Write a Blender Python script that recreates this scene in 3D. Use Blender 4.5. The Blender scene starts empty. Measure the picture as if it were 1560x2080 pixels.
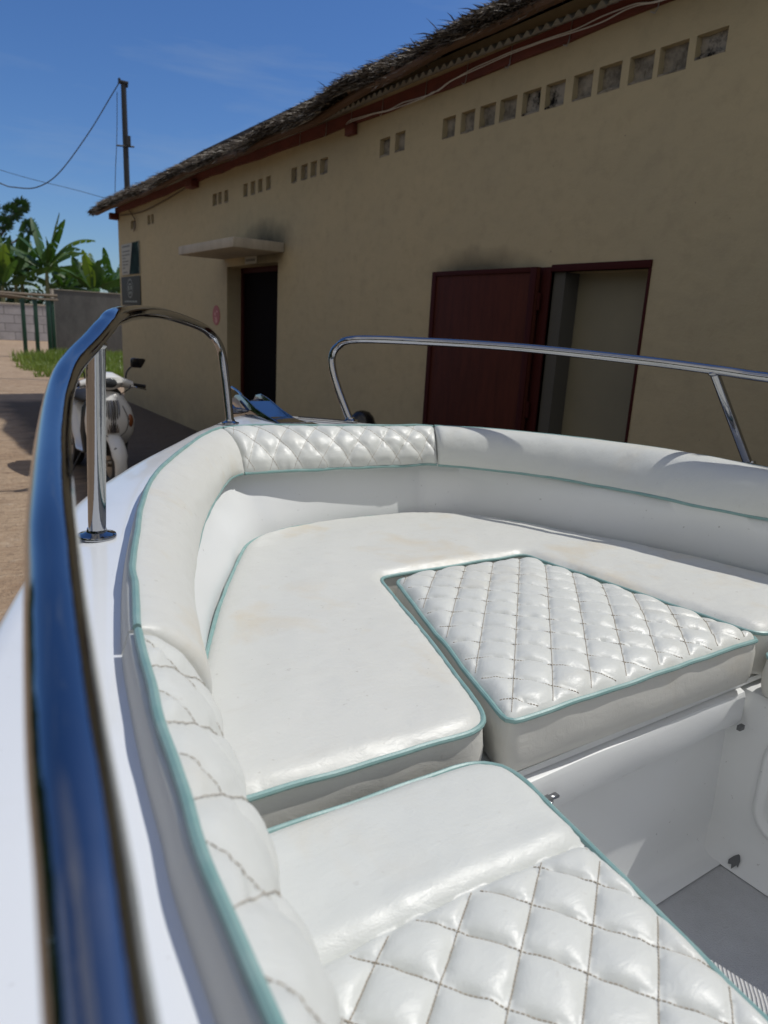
import bpy, bmesh, math, random
import numpy as np
from mathutils import Vector, Matrix
from mathutils.geometry import delaunay_2d_cdt
random.seed(7); RNG = np.random.default_rng(7)
sc = bpy.context.scene
C = sc.collection
PI = math.pi

# ------------------------------------------------------------------ helpers
def tag(o, label=None, cat=None, group=None, kind=None):
    if label: o['label'] = label
    if cat: o['category'] = cat
    if group: o['group'] = group
    if kind: o['kind'] = kind
    return o

def empty(name, loc, label, cat, group=None, rz=0.0):
    o = bpy.data.objects.new(name, None); C.objects.link(o)
    o.location = loc; o.rotation_euler = (0, 0, rz); o.empty_display_size = 0.1
    return tag(o, label, cat, group)

def mesh_obj(name, verts, faces, mat, parent=None, smooth=True, local=False, bevel=0.0, bseg=2, sharp=40, org=None):
    me = bpy.data.meshes.new(name)
    v = np.asarray(verts, float).reshape(-1, 3)
    off = Vector((0, 0, 0))
    if parent is not None and not local:
        p = parent; off = Vector((0, 0, 0))
        while p is not None:
            off = off + p.location; p = p.parent
    if org is not None: off = Vector(org)
    v = v - np.array(off)
    me.from_pydata(v.tolist(), [], [list(map(int, f)) for f in faces])
    me.update()
    if bevel > 0:
        bm = bmesh.new(); bm.from_mesh(me)
        bmesh.ops.remove_doubles(bm, verts=bm.verts, dist=1e-6)
        es = [e for e in bm.edges if len(e.link_faces) == 2 and e.calc_face_angle(0) > 0.5]
        bmesh.ops.bevel(bm, geom=es, offset=bevel, segments=bseg, affect='EDGES', profile=0.5)
        bm.to_mesh(me); bm.free()
    if smooth:
        for p in me.polygons: p.use_smooth = True
        try: me.set_sharp_from_angle(angle=math.radians(sharp))
        except Exception: pass
    if mat: me.materials.append(mat)
    o = bpy.data.objects.new(name, me); C.objects.link(o)
    if parent is not None: o.parent = parent
    if org is not None and parent is None: o.location = org
    return o

class MB:
    def __init__(s): s.v = []; s.f = []
    def add(s, v, f):
        n = len(s.v); s.v += [tuple(map(float, p)) for p in v]; s.f += [[i + n for i in q] for q in f]; return s
    def box(s, x0, x1, y0, y1, z0, z1):
        return s.add([(x0,y0,z0),(x1,y0,z0),(x1,y1,z0),(x0,y1,z0),(x0,y0,z1),(x1,y0,z1),(x1,y1,z1),(x0,y1,z1)],
                     [(0,3,2,1),(4,5,6,7),(0,1,5,4),(1,2,6,5),(2,3,7,6),(3,0,4,7)])
    def obox(s, c, ax, ay, az):      # oriented box: centre and three half-axis vectors
        c, ax, ay, az = map(np.array, (c, ax, ay, az))
        vs = [c+a*ax+b*ay+d*az for d in (-1,1) for a,b in ((-1,-1),(1,-1),(1,1),(-1,1))]
        return s.add(vs, [(0,3,2,1),(4,5,6,7),(0,1,5,4),(1,2,6,5),(2,3,7,6),(3,0,4,7)])
    def extr(s, poly, vec):
        n = len(poly); vec = np.array(vec, float); P = [np.array(p, float) for p in poly]
        return s.add(P + [p + vec for p in P], [list(range(n))[::-1], list(range(n, 2*n))] + [(i, (i+1) % n, n+(i+1) % n, n+i) for i in range(n)])
    def loft(s, rings, cap=True, closed=True):
        n = len(rings[0]); vs = [p for r in rings for p in r]; fs = []
        for k in range(len(rings)-1):
            for i in range(n if closed else n-1):
                j = (i+1) % n
                fs.append((k*n+i, k*n+j, (k+1)*n+j, (k+1)*n+i))
        if cap and closed:
            fs.append(list(range(n))[::-1]); fs.append([(len(rings)-1)*n+i for i in range(n)])
        return s.add(vs, fs)
    def tube(s, pts, r, seg=10, closed=False, cap=True):
        P = np.array(pts, float); n = len(P)
        rr = np.full(n, r) if np.isscalar(r) else np.array(r, float)
        T = np.zeros_like(P)
        if closed: T = np.roll(P, -1, 0) - np.roll(P, 1, 0)
        else:
            T[1:-1] = P[2:] - P[:-2]; T[0] = P[1]-P[0]; T[-1] = P[-1]-P[-2]
        T /= np.maximum(np.linalg.norm(T, axis=1, keepdims=True), 1e-9)
        u = np.cross(T[0], (0, 0, 1.0))
        if np.linalg.norm(u) < 1e-3: u = np.cross(T[0], (0, 1.0, 0))
        u /= np.linalg.norm(u)
        rings = []
        for i in range(n):
            u = u - T[i]*(u @ T[i]); u /= np.linalg.norm(u); w = np.cross(T[i], u)
            rings.append([P[i] + rr[i]*(math.cos(a)*u + math.sin(a)*w) for a in np.linspace(0, 2*PI, seg, endpoint=False)])
        if closed: rings.append(rings[0]); cap = False
        return s.loft(rings, cap=cap)
    def lathe(s, c, prof, seg=24, axis='z', cap=True):   # prof: (radius, height)
        rings = []
        for r, h in prof:
            ring = []
            for a in np.linspace(0, 2*PI, seg, endpoint=False):
                x, y = r*math.cos(a), r*math.sin(a)
                p = {'z': (x, y, h), 'x': (h, x, y), 'y': (y, h, x)}[axis]
                ring.append((c[0]+p[0], c[1]+p[1], c[2]+p[2]))
            rings.append(ring)
        return s.loft(rings, cap=cap)
    def ball(s, c, rx, ry, rz, seg=16, rows=10):
        rings = []
        for a in np.linspace(-PI/2*0.98, PI/2*0.98, rows):
            rings.append([(c[0]+rx*math.cos(a)*math.cos(b), c[1]+ry*math.cos(a)*math.sin(b), c[2]+rz*math.sin(a)) for b in np.linspace(0, 2*PI, seg, endpoint=False)])
        return s.loft(rings)
    def build(s, name, mat, parent=None, **k): return mesh_obj(name, s.v, s.f, mat, parent, **k)

def crom(K, t):
    K = np.asarray(K, float); t = np.asarray(t, float)
    i = np.clip(np.floor(t).astype(int), 0, len(K)-2); u = (t - i)[:, None]
    g = lambda j: K[np.clip(j, 0, len(K)-1)]
    a, b, c, d = g(i-1), g(i), g(i+1), g(i+2)
    return 0.5*((2*b) + (c-a)*u + (2*a-5*b+4*c-d)*u*u + (3*b-a-3*c+d)*u**3)
def spline(K, n): return crom(K, np.linspace(0, len(K)-1, n))
def arclen(P): return np.concatenate([[0], np.cumsum(np.linalg.norm(np.diff(P, axis=0), axis=1))])
def resample(P, step, closed=False):
    P = np.asarray(P, float)
    if closed: P = np.vstack([P, P[:1]])
    L = arclen(P); n = max(4, int(round(L[-1]/step)))
    q = np.linspace(0, L[-1], n+1)
    R = np.stack([np.interp(q, L, P[:, k]) for k in range(P.shape[1])], 1)
    return R[:-1] if closed else R
def round_poly(P, r, n=6):
    P = [np.array(p[:2], float) for p in P]; R = [p[2] if len(p) > 2 else None for p in []]; out = []
    m = len(P)
    for i in range(m):
        a, b, c = P[i-1], P[i], P[(i+1) % m]
        ri = r[i] if isinstance(r, (list, tuple)) else r
        d1 = (a-b); d2 = (c-b); l1 = np.linalg.norm(d1); l2 = np.linalg.norm(d2); d1 /= l1; d2 /= l2
        ri = min(ri, l1*0.48, l2*0.48)
        if ri < 1e-5: out.append(b); continue
        p, q = b+d1*ri, b+d2*ri
        for t in np.linspace(0, 1, n):
            out.append((1-t)**2*p + 2*t*(1-t)*b + t*t*q)
    return np.array(out)
def smooth_noise1(x, seed=0, wl=0.1):
    x = np.asarray(x)/wl
    r = np.random.default_rng(seed).normal(size=4096)
    i = np.floor(x).astype(int); f = x-i; f = f*f*(3-2*f)
    return r[i % 4096]*(1-f) + r[(i+1) % 4096]*f
def noise2(x, y, seed=0):
    r = np.random.default_rng(seed).normal(size=(128, 128))
    i = np.floor(x).astype(int); j = np.floor(y).astype(int); f = x-i; g = y-j
    f = f*f*(3-2*f); g = g*g*(3-2*g); w = lambda a, b: r[a % 128, b % 128]
    return (w(i, j)*(1-f)+w(i+1, j)*f)*(1-g) + (w(i, j+1)*(1-f)+w(i+1, j+1)*f)*g

# ------------------------------------------------------------------ materials
def material(name, base=(.5,.5,.5), rough=.5, metal=0., spec=.5, coat=0., coat_rough=.05):
    m = bpy.data.materials.new(name); m.use_nodes = True
    nt = m.node_tree; b = nt.nodes['Principled BSDF']
    b.inputs['Base Color'].default_value = (*base, 1); b.inputs['Roughness'].default_value = rough
    b.inputs['Metallic'].default_value = metal; b.inputs['Specular IOR Level'].default_value = spec
    b.inputs['Coat Weight'].default_value = coat; b.inputs['Coat Roughness'].default_value = coat_rough
    return m
class NT:
    def __init__(s, m): s.m = m; s.t = m.node_tree; s.b = s.t.nodes['Principled BSDF']; s.bump_in = None
    def n(s, typ, **k):
        x = s.t.nodes.new(typ)
        for a, v in k.items(): setattr(x, a, v)
        return x
    def link(s, a, b): s.t.links.new(a, b)
    def coords(s, kind='Object', scale=(1,1,1), rot=(0,0,0)):
        tc = s.n('ShaderNodeTexCoord'); mp = s.n('ShaderNodeMapping')
        mp.inputs['Scale'].default_value = scale; mp.inputs['Rotation'].default_value = rot
        s.link(tc.outputs[kind], mp.inputs['Vector']); return mp.outputs['Vector']
    def noise(s, vec, scale, detail=4, rough=.55, dist=0.):
        x = s.n('ShaderNodeTexNoise'); x.inputs['Scale'].default_value = scale; x.inputs['Detail'].default_value = detail
        x.inputs['Roughness'].default_value = rough; x.inputs['Distortion'].default_value = dist
        s.link(vec, x.inputs['Vector']); return x.outputs['Fac']
    def ramp(s, fac, stops):
        x = s.n('ShaderNodeValToRGB'); e = x.color_ramp.elements
        while len(e) < len(stops): e.new(0.5)
        for q, (p, c) in zip(e, stops):
            q.position = p; q.color = (*c, 1) if len(c) == 3 else c
        s.link(fac, x.inputs['Fac']); return x.outputs['Color']
    def mix(s, fac, a, b, mode='MIX'):
        x = s.n('ShaderNodeMix', data_type='RGBA', blend_type=mode)
        for i, val in ((0, fac), (6, a), (7, b)):
            if isinstance(val, (int, float)): x.inputs[i].default_value = val
            elif isinstance(val, tuple): x.inputs[i].default_value = (*val, 1)
            else: s.link(val, x.inputs[i])
        return x.outputs[2]
    def math(s, op, a, b=None, c=None):
        x = s.n('ShaderNodeMath', operation=op)
        for i, val in enumerate((a, b, c)):
            if val is None: continue
            if isinstance(val, (int, float)): x.inputs[i].default_value = val
            else: s.link(val, x.inputs[i])
        return x.outputs[0]
    def color(s, c): s.link(c, s.b.inputs['Base Color'])
    def rough(s, c): s.link(c, s.b.inputs['Roughness'])
    def bump(s, h, strength=.2, dist=.01):
        x = s.n('ShaderNodeBump'); x.inputs['Strength'].default_value = strength; x.inputs['Distance'].default_value = dist
        s.link(h, x.inputs['Height'])
        if s.bump_in is not None: s.link(s.bump_in, x.inputs['Normal'])
        s.bump_in = x.outputs['Normal']; s.link(s.bump_in, s.b.inputs['Normal'])
W1 = (1, 1, 1); BK = (0, 0, 0)
def rampf(nt, fac, lo, hi): return nt.ramp(fac, [(lo, BK), (hi, W1)])

def vinyl(name, base, stain=.5, rough=.40):
    m = material(name, base, rough, spec=.43); t = NT(m); v = t.coords()
    st = rampf(t, t.noise(v, 5.0, 5, .6, .4), .56, .72)
    streak = rampf(t, t.noise(t.coords(scale=(1, 4, 4), rot=(0, 0, .6)), 9, 6, .7), .55, .8)
    speck = rampf(t, t.noise(v, 90, 2, .5), .70, .76)
    col = t.mix(t.math('MULTIPLY', st, .38*stain), base, (.60, .51, .36))
    col = t.mix(t.math('MULTIPLY', streak, .22*stain), col, (.52, .49, .43))
    col = t.mix(t.math('MULTIPLY', speck, .30*stain), col, (.35, .32, .28))
    t.color(col)
    t.rough(t.math('MULTIPLY_ADD', t.noise(v, 35, 3), .22, rough-.11))
    t.bump(t.noise(v, 420, 2, .5), .09, .002)
    t.bump(t.noise(t.coords(scale=(1, 2.4, 1), rot=(0, 0, .5)), 30, 5, .62, .9), .20, .006)
    return m
M = {}
M['vinyl'] = vinyl('white_vinyl', (.625, .638, .605))
M['vinyl_dirty'] = vinyl('white_vinyl_weathered', (.622, .625, .585), 1.25)
M['vinyl_grey'] = vinyl('grey_vinyl', (.63, .62, .575), .7, .5)
M['vinyl_back'] = vinyl('pale_vinyl_back', (.74, .72, .66), .4, .6)
M['teal'] = material('teal_piping', (.20, .43, .405), .38)
t = NT(M['teal']); v = t.coords(); t.color(t.mix(rampf(t, t.noise(v, 30, 3), .4, .75), (.20, .345, .33), (.275, .41, .39))); t.bump(t.noise(v, 300, 2), .08, .002)
M['thread_pale'] = material('pale_thread', (.43, .39, .33), .8)
M['thread'] = material('tan_thread', (.36, .31, .245), .8)
M['gel'] = material('white_gelcoat', (.74, .77, .79), .2, coat=.5)
t = NT(M['gel']); v = t.coords()
c = t.mix(t.math('MULTIPLY', rampf(t, t.noise(v, 7, 5, .65), .55, .8), .22), (.74, .765, .785), (.60, .60, .57))
c = t.mix(t.math('MULTIPLY', rampf(t, t.noise(v, 120, 2), .72, .78), .4), c, (.35, .34, .32)); t.color(c)
t.rough(t.math('MULTIPLY_ADD', t.noise(v, 12, 4), .16, .12)); t.bump(t.noise(v, 3.5, 2), .06, .03)
M['gel_in'] = material('liner_gelcoat', (.66, .69, .705), .3, coat=.12)
t = NT(M['gel_in']); v = t.coords()
c = t.mix(t.math('MULTIPLY', rampf(t, t.noise(v, 6, 3, .5), .35, .9), .14), (.73, .745, .745), (.56, .55, .51))
c = t.mix(t.math('MULTIPLY', rampf(t, t.noise(v, 75, 3, .6), .70, .76), .6), c, (.22, .21, .2)); t.color(c); t.rough(t.math('MULTIPLY_ADD', t.noise(v, 5, 2), .06, .26)); t.bump(t.noise(v, 160, 2), .03, .002)
M['nonskid'] = material('grey_nonskid', (.34, .35, .365), .75)
t = NT(M['nonskid']); v = t.coords(); t.color(t.mix(rampf(t, t.noise(v, 7, 6, .7), .35, .75), (.50, .51, .525), (.40, .405, .41))); t.bump(t.noise(v, 380, 2), .6, .004)
M['chrome'] = material('polished_stainless', (.38, .385, .40), .05, 1.)
t = NT(M['chrome']); v = t.coords(); t.rough(t.math('MULTIPLY_ADD', rampf(t, t.noise(v, 30, 5, .7), .45, .8), .14, .035)); t.bump(t.noise(t.coords(scale=(6, 1, 6)), 22, 3), .035, .004)
M['dull_steel'] = material('dull_steel', (.45, .42, .38), .35, 1.)
M['black'] = material('black_rubber', (.015, .015, .016), .5)
M['black_gloss'] = material('black_plastic', (.012, .012, .013), .22)
M['rubrail'] = material('grey_rub_rail', (.12, .125, .13), .5)
M['mat_white'] = material('white_woven_mat', (.72, .72, .70), .9)
t = NT(M['mat_white']); v = t.coords(); w = t.n('ShaderNodeTexWave', wave_type='BANDS'); w.inputs['Scale'].default_value = 75; w.inputs['Distortion'].default_value = .6; t.link(t.coords(rot=(0, 0, .9)), w.inputs['Vector']); t.bump(w.outputs['Fac'], .9, .004)
t.color(t.mix(w.outputs['Fac'], (.45, .45, .44), (.76, .76, .75)))

# plaster wall with soft-edged dark patches above both doors
M['plaster'] = material('cream_plaster', (.5, .4, .26), .9, spec=.2)
t = NT(M['plaster']); v = t.coords()
col = t.mix(rampf(t, t.noise(v, .9, 5, .6), .35, .7), (.48, .395, .238), (.44, .37, .232))
col = t.mix(t.math('MULTIPLY', rampf(t, t.noise(v, 9, 6, .7), .5, .85), .5), col, (.31, .26, .165))
sx = t.n('ShaderNodeSeparateXYZ'); t.link(v, sx.inputs[0])
def blob(y0, z0, wy, wz, skew=0.):
    y = t.math('DIVIDE', t.math('SUBTRACT', sx.outputs['Y'], y0-4), wy); z = t.math('DIVIDE', t.math('SUBTRACT', sx.outputs['Z'], z0), wz)
    r = t.math('SQRT', t.math('ADD', t.math('MULTIPLY', y, y), t.math('MULTIPLY', z, z)))
    r = t.math('ADD', r, t.math('MULTIPLY_ADD', t.noise(v, 3.2, 5, .6), .7, -.35))
    return t.ramp(r, [(.25, W1), (.98, BK)])
for (y0, z0, wy, wz, k) in ((7.25, 2.24, .78, .30, .86), (3.85, 1.90, .62, .17, .68)):
    col = t.mix(t.math('MULTIPLY', blob(y0, z0, wy, wz), k), col, (.045, .045, .035))
drip = rampf(t, t.noise(t.coords(scale=(1, 5, .5)), 1.6, 5, .7), .60, .80)
top = t.ramp(t.math('DIVIDE', t.math('SUBTRACT', sx.outputs['Z'], 2.3), .8), [(.3, BK), (1., W1)])
col = t.mix(t.math('MULTIPLY', t.math('MULTIPLY', drip, top), .38), col, (.25, .2, .14))
spl = t.ramp(sx.outputs['Z'], [(.1, W1), (.75, BK)])
col = t.mix(t.math('MULTIPLY', t.math('MULTIPLY', spl, t.noise(v, 2.5, 5, .7)), .75), col, (.20, .16, .115))
pit = rampf(t, t.noise(v, 34, 2), .755, .775); col = t.mix(t.math('MULTIPLY', pit, .6), col, (.12, .1, .08))
tro = rampf(t, t.noise(t.coords(scale=(1, 1, 2.2), rot=(.5, 0, 0)), 4.5, 6, .68, .7), .42, .68); col = t.mix(t.math('MULTIPLY', tro, .11), col, (.23, .20, .14))
t.color(col); t.bump(t.noise(v, 70, 5, .6), .3, .006); t.bump(t.noise(t.coords(scale=(1, 1, 2.2), rot=(.5, 0, 0)), 5, 4, .6), .18, .02); t.bump(t.noise(v, 1.6, 3), .35, .05)
M['plaster_plain'] = material('pale_plaster', (.50, .43, .31), .9, spec=.2)
t = NT(M['plaster_plain']); v = t.coords(); t.color(t.mix(rampf(t, t.noise(v, 5, 6, .7), .4, .75), (.50, .43, .31), (.36, .31, .23))); t.bump(t.noise(v, 45, 5), .25, .006)
M['vent_back'] = material('dusty_vent', (.33, .29, .23), .95, spec=.1)
t = NT(M['vent_back']); v = t.coords(); t.color(t.mix(rampf(t, t.noise(v, 9, 6, .75), .42, .66), (.30, .265, .205), (.10, .088, .07))); t.bump(t.noise(v, 40, 5), .5, .01)
M['vent_dark'] = material('open_vent_dark', (.03, .028, .025), .95, spec=.1)
t = NT(M['vent_dark']); v = t.coords(); t.color(t.mix(rampf(t, t.noise(v, 11, 5, .7), .45, .6), (.30, .27, .22), (.012, .012, .012)))
M['canopy'] = material('pale_concrete', (.52, .47, .40), .9, spec=.2)
t = NT(M['canopy']); v = t.coords(); t.color(t.mix(rampf(t, t.noise(t.coords(scale=(1, 1, .3)), 6, 6, .7), .45, .8), (.47, .42, .33), (.31, .27, .21))); t.bump(t.noise(v, 50, 4), .25, .006)
M['red_paint'] = material('oxblood_paint', (.19, .035, .022), .7, spec=.15)
t = NT(M['red_paint']); v = t.coords(); t.color(t.mix(rampf(t, t.noise(t.coords(scale=(4, 4, .6)), 5, 5, .7), .4, .75), (.078, .021, .012), (.048, .014, .009))); t.bump(t.noise(v, 30, 4), .15, .005)
M['fascia'] = material('red_fascia', (.21, .05, .03), .7)
t = NT(M['fascia']); v = t.coords(); t.color(t.mix(rampf(t, t.noise(t.coords(scale=(1, .8, 3)), 7, 6, .7), .35, .75), (.16, .036, .022), (.09, .022, .015))); t.bump(t.noise(v, 40, 4), .3, .005)
M['dark_red'] = material('dark_red_frame', (.045, .008, .006), .7, spec=.15)
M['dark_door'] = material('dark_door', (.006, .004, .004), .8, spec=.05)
M['khaki'] = material('khaki_panel', (.20, .175, .105), .75)
t = NT(M['khaki']); v = t.coords(); t.color(t.mix(rampf(t, t.noise(v, 2.5, 5), .35, .7), (.235, .21, .135), (.20, .18, .118)))
M['reveal_grey'] = material('grey_reveal', (.085, .08, .065), .9)
M['thatch'] = material('weathered_thatch', (.3, .25, .19), .8, spec=.3)
t = NT(M['thatch']); g = t.n('ShaderNodeNewGeometry'); t.color(t.ramp(g.outputs['Random Per Island'], [(0., (.035, .027, .02)), (.45, (.12, .095, .07)), (.82, (.18, .15, .115)), (1., (.56, .52, .45))]))
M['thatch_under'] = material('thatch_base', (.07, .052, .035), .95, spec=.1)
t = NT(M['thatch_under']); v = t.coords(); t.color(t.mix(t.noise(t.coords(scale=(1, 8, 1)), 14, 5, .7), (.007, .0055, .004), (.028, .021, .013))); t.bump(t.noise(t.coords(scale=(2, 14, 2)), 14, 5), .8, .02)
M['log'] = material('brown_log', (.22, .12, .06), .8)
t = NT(M['log']); v = t.coords(); t.color(t.mix(t.noise(t.coords(scale=(8, .6, 8)), 6, 5, .7), (.15, .075, .03), (.05, .026, .014))); t.bump(t.noise(t.coords(scale=(9, .8, 9)), 9, 4), .5, .008)
M['tin'] = material('grey_roof_sheet', (.42, .40, .35), .6, .1)
t = NT(M['tin']); v = t.coords(); t.color(t.mix(rampf(t, t.noise(v, 4, 6, .7), .45, .75), (.45, .43, .38), (.28, .22, .16)))
M['cable_white'] = material('white_cable', (.62, .60, .56), .6)
M['cable_dark'] = material('brown_cable', (.09, .06, .035), .7)
M['wire'] = material('dark_wire', (.03, .032, .036), .6)
M['pole'] = material('dark_steel_pole', (.035, .034, .034), .5, .4)
M['green_post'] = material('dark_green_paint', (.008, .045, .022), .5)
M['bamboo'] = material('weathered_bamboo', (.36, .28, .19), .7)
t = NT(M['bamboo']); v = t.coords(); t.color(t.mix(t.noise(t.coords(scale=(1, 6, 6)), 5, 5, .7), (.27, .21, .145), (.11, .085, .06)))
M['block'] = material('concrete_block', (.36, .345, .34), .9, spec=.2)
t = NT(M['block']); v = t.coords(rot=(PI/2, 0, 0)); bk = t.n('ShaderNodeTexBrick'); t.link(v, bk.inputs['Vector']); bk.inputs['Scale'].default_value = 1.0; bk.inputs['Brick Width'].default_value = .8; bk.inputs['Row Height'].default_value = .38; bk.inputs['Mortar Size'].default_value = .018
bk.inputs['Color1'].default_value = (.44, .42, .42, 1); bk.inputs['Color2'].default_value = (.36, .345, .35, 1); bk.inputs['Mortar'].default_value = (.20, .19, .19, 1)
t.color(t.mix(t.math('MULTIPLY', rampf(t, t.noise(t.coords(), 1.6, 6, .7), .45, .7), .55), bk.outputs['Color'], (.22, .21, .20))); t.bump(t.noise(t.coords(), 30, 4), .3, .01)
M['grey_wall'] = material('grey_render', (.16, .155, .15), .9, spec=.2)
t = NT(M['grey_wall']); v = t.coords(); t.color(t.mix(rampf(t, t.noise(t.coords(scale=(1, 1, .5)), 1.6, 6, .7), .35, .75), (.15, .145, .135), (.075, .073, .07))); t.bump(t.noise(v, 25, 4), .3, .01)
M['wall_edge'] = material('pale_wall_edge', (.40, .35, .28), .9)
M['trunk'] = material('banana_stem', (.17, .19, .07), .6)
t = NT(M['trunk']); t.color(t.mix(t.noise(t.coords(scale=(3, 3, .6)), 4, 5), (.22, .24, .09), (.10, .075, .04)))
def leafmat(name, a, b, tr=.25):
    m = material(name, a, .42); t = NT(m); g = t.n('ShaderNodeNewGeometry')
    t.color(t.mix(g.outputs['Random Per Island'], a, b))
    tb = t.n('ShaderNodeBsdfTranslucent'); tb.inputs['Color'].default_value = (a[0]*1.9, a[1]*1.9, a[2]*.8, 1)
    mx = t.n('ShaderNodeMixShader'); mx.inputs['Fac'].default_value = tr
    out = t.t.nodes['Material Output']; t.link(t.b.outputs[0], mx.inputs[1]); t.link(tb.outputs[0], mx.inputs[2]); t.link(mx.outputs[0], out.inputs['Surface'])
    return m
M['banana'] = leafmat('banana_leaf', (.032, .080, .016), (.062, .125, .022), .28)
M['banana2'] = leafmat('banana_leaf_yellow', (.11, .17, .025), (.07, .13, .02), .35)
M['dark_leaf'] = leafmat('dark_tree_leaf', (.022, .060, .018), (.04, .085, .022), .15)
M['grass'] = leafmat('grass_blade', (.13, .19, .035), (.20, .25, .05), .3)
M['bark'] = material('bark', (.12, .09, .06), .9)
M['scooter'] = material('white_scooter_paint', (.70, .70, .68), .16, coat=.6)
M['grille'] = material('grey_grille', (.22, .22, .23), .25, .8)
M['amber'] = material('amber_lens', (.20, .065, .022), .12)
M['lens'] = material('smoked_lens', (.05, .055, .06), .08)
M['sign_white'] = material('sign_white', (.40, .39, .33), .7, spec=.2)
M['sign_green'] = material('sign_dark_green', (.018, .045, .040), .8, spec=.1)
t = NT(M['sign_green']); v = t.coords(); t.color(t.ramp(t.noise(v, 3.4, 4, .6), [(.40, (.006, .016, .015)), (.55, (.012, .035, .03)), (.62, (.16, .18, .15)), (.72, (.03, .06, .05))]))
M['sign_grey'] = material('sign_charcoal', (.085, .09, .082), .8, spec=.1)
M['sign_mark'] = material('sign_pale_mark', (.30, .32, .29), .7, spec=.1)
M['sign_text'] = material('sign_text', (.10, .10, .085), .6)
M['sign_red'] = material('sign_red', (.34, .06, .045), .5)
M['sign_pink'] = material('sign_faded_pink', (.55, .25, .21), .6)

# ground
M['dirt'] = material('sandy_dirt', (.4, .28, .19), .95, spec=.15)
t = NT(M['dirt']); v = t.coords()
a = t.mix(rampf(t, t.noise(v, .35, 6, .65), .35, .7), (.46, .345, .24), (.38, .27, .18))
a = t.mix(t.math('MULTIPLY', rampf(t, t.noise(t.coords(scale=(1.0, 3.2, 1)), 1.9, 8, .72, .8), .46, .70), .75), a, (.235, .15, .095))
a = t.mix(t.math('MULTIPLY', rampf(t, t.noise(t.coords(scale=(1.0, 4.0, 1), rot=(0, 0, .25)), 4.5, 6, .7, .5), .52, .70), .7), a, (.17, .115, .075))
a = t.mix(t.math('MULTIPLY', rampf(t, t.noise(v, 7, 6, .75), .54, .78), .6), a, (.58, .48, .37))
a = t.mix(t.math('MULTIPLY', rampf(t, t.noise(v, 26, 3, .6), .66, .74), .6), a, (.13, .09, .06))
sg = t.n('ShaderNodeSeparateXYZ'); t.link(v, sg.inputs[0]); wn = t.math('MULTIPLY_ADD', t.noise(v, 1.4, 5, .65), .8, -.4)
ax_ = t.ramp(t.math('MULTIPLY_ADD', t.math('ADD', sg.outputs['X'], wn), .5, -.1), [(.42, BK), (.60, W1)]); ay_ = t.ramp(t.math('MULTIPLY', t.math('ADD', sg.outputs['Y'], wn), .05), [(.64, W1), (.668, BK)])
a = t.mix(t.math('MULTIPLY', t.math('MULTIPLY', ax_, ay_), .85), a, (.085, .075, .066))   # building's shadow on the ground deepened in the colour, along the wall
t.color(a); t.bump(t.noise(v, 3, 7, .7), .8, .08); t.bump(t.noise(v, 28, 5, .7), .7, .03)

# ------------------------------------------------------------------ world, sun, camera
SUN = Vector((.59, -.14, 1.0)).normalized()
w = bpy.data.worlds.new('World'); sc.world = w; w.use_nodes = True; nt = w.node_tree
bg = nt.nodes['Background']
sky = nt.nodes.new('ShaderNodeTexSky'); sky.sky_type = 'NISHITA'; sky.sun_disc = False
sky.sun_elevation = math.asin(SUN.z); sky.sun_rotation = math.atan2(SUN.x, SUN.y)
sky.altitude = 0; sky.air_density = 1.0; sky.dust_density = .4; sky.ozone_density = 3.2
tc = nt.nodes.new('ShaderNodeTexCoord'); mp = nt.nodes.new('ShaderNodeMapping'); mp.inputs['Scale'].default_value = (1.2, 1.2, 7)
mp.inputs['Rotation'].default_value = (.05, .12, 0)
nt.links.new(tc.outputs['Generated'], mp.inputs['Vector'])
no = nt.nodes.new('ShaderNodeTexNoise'); no.inputs['Scale'].default_value = 2.4; no.inputs['Detail'].default_value = 8; no.inputs['Roughness'].default_value = .58; no.inputs['Distortion'].default_value = .3
nt.links.new(mp.outputs[0], no.inputs['Vector'])
rp = nt.nodes.new('ShaderNodeValToRGB'); rp.color_ramp.elements[0].position = .54; rp.color_ramp.elements[1].position = .84
rp.color_ramp.elements[0].color = (0, 0, 0, 1); rp.color_ramp.elements[1].color = (.32, .32, .32, 1)
nt.links.new(no.outputs['Fac'], rp.inputs['Fac'])
mx = nt.nodes.new('ShaderNodeMix'); mx.data_type = 'RGBA'; mx.inputs[7].default_value = (4.6, 5.6, 6.9, 1)
nt.links.new(rp.outputs['Color'], mx.inputs[0]); hs = nt.nodes.new('ShaderNodeHueSaturation'); hs.inputs['Saturation'].default_value = 1.12; hs.inputs['Value'].default_value = 1.08; nt.links.new(sky.outputs[0], hs.inputs['Color']); tn = nt.nodes.new('ShaderNodeMix'); tn.data_type = 'RGBA'; tn.blend_type = 'MULTIPLY'; tn.inputs[0].default_value = 1; tn.inputs[7].default_value = (.74, .92, 1.22, 1); nt.links.new(hs.outputs[0], tn.inputs[6]); nt.links.new(tn.outputs[2], mx.inputs[6])
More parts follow.
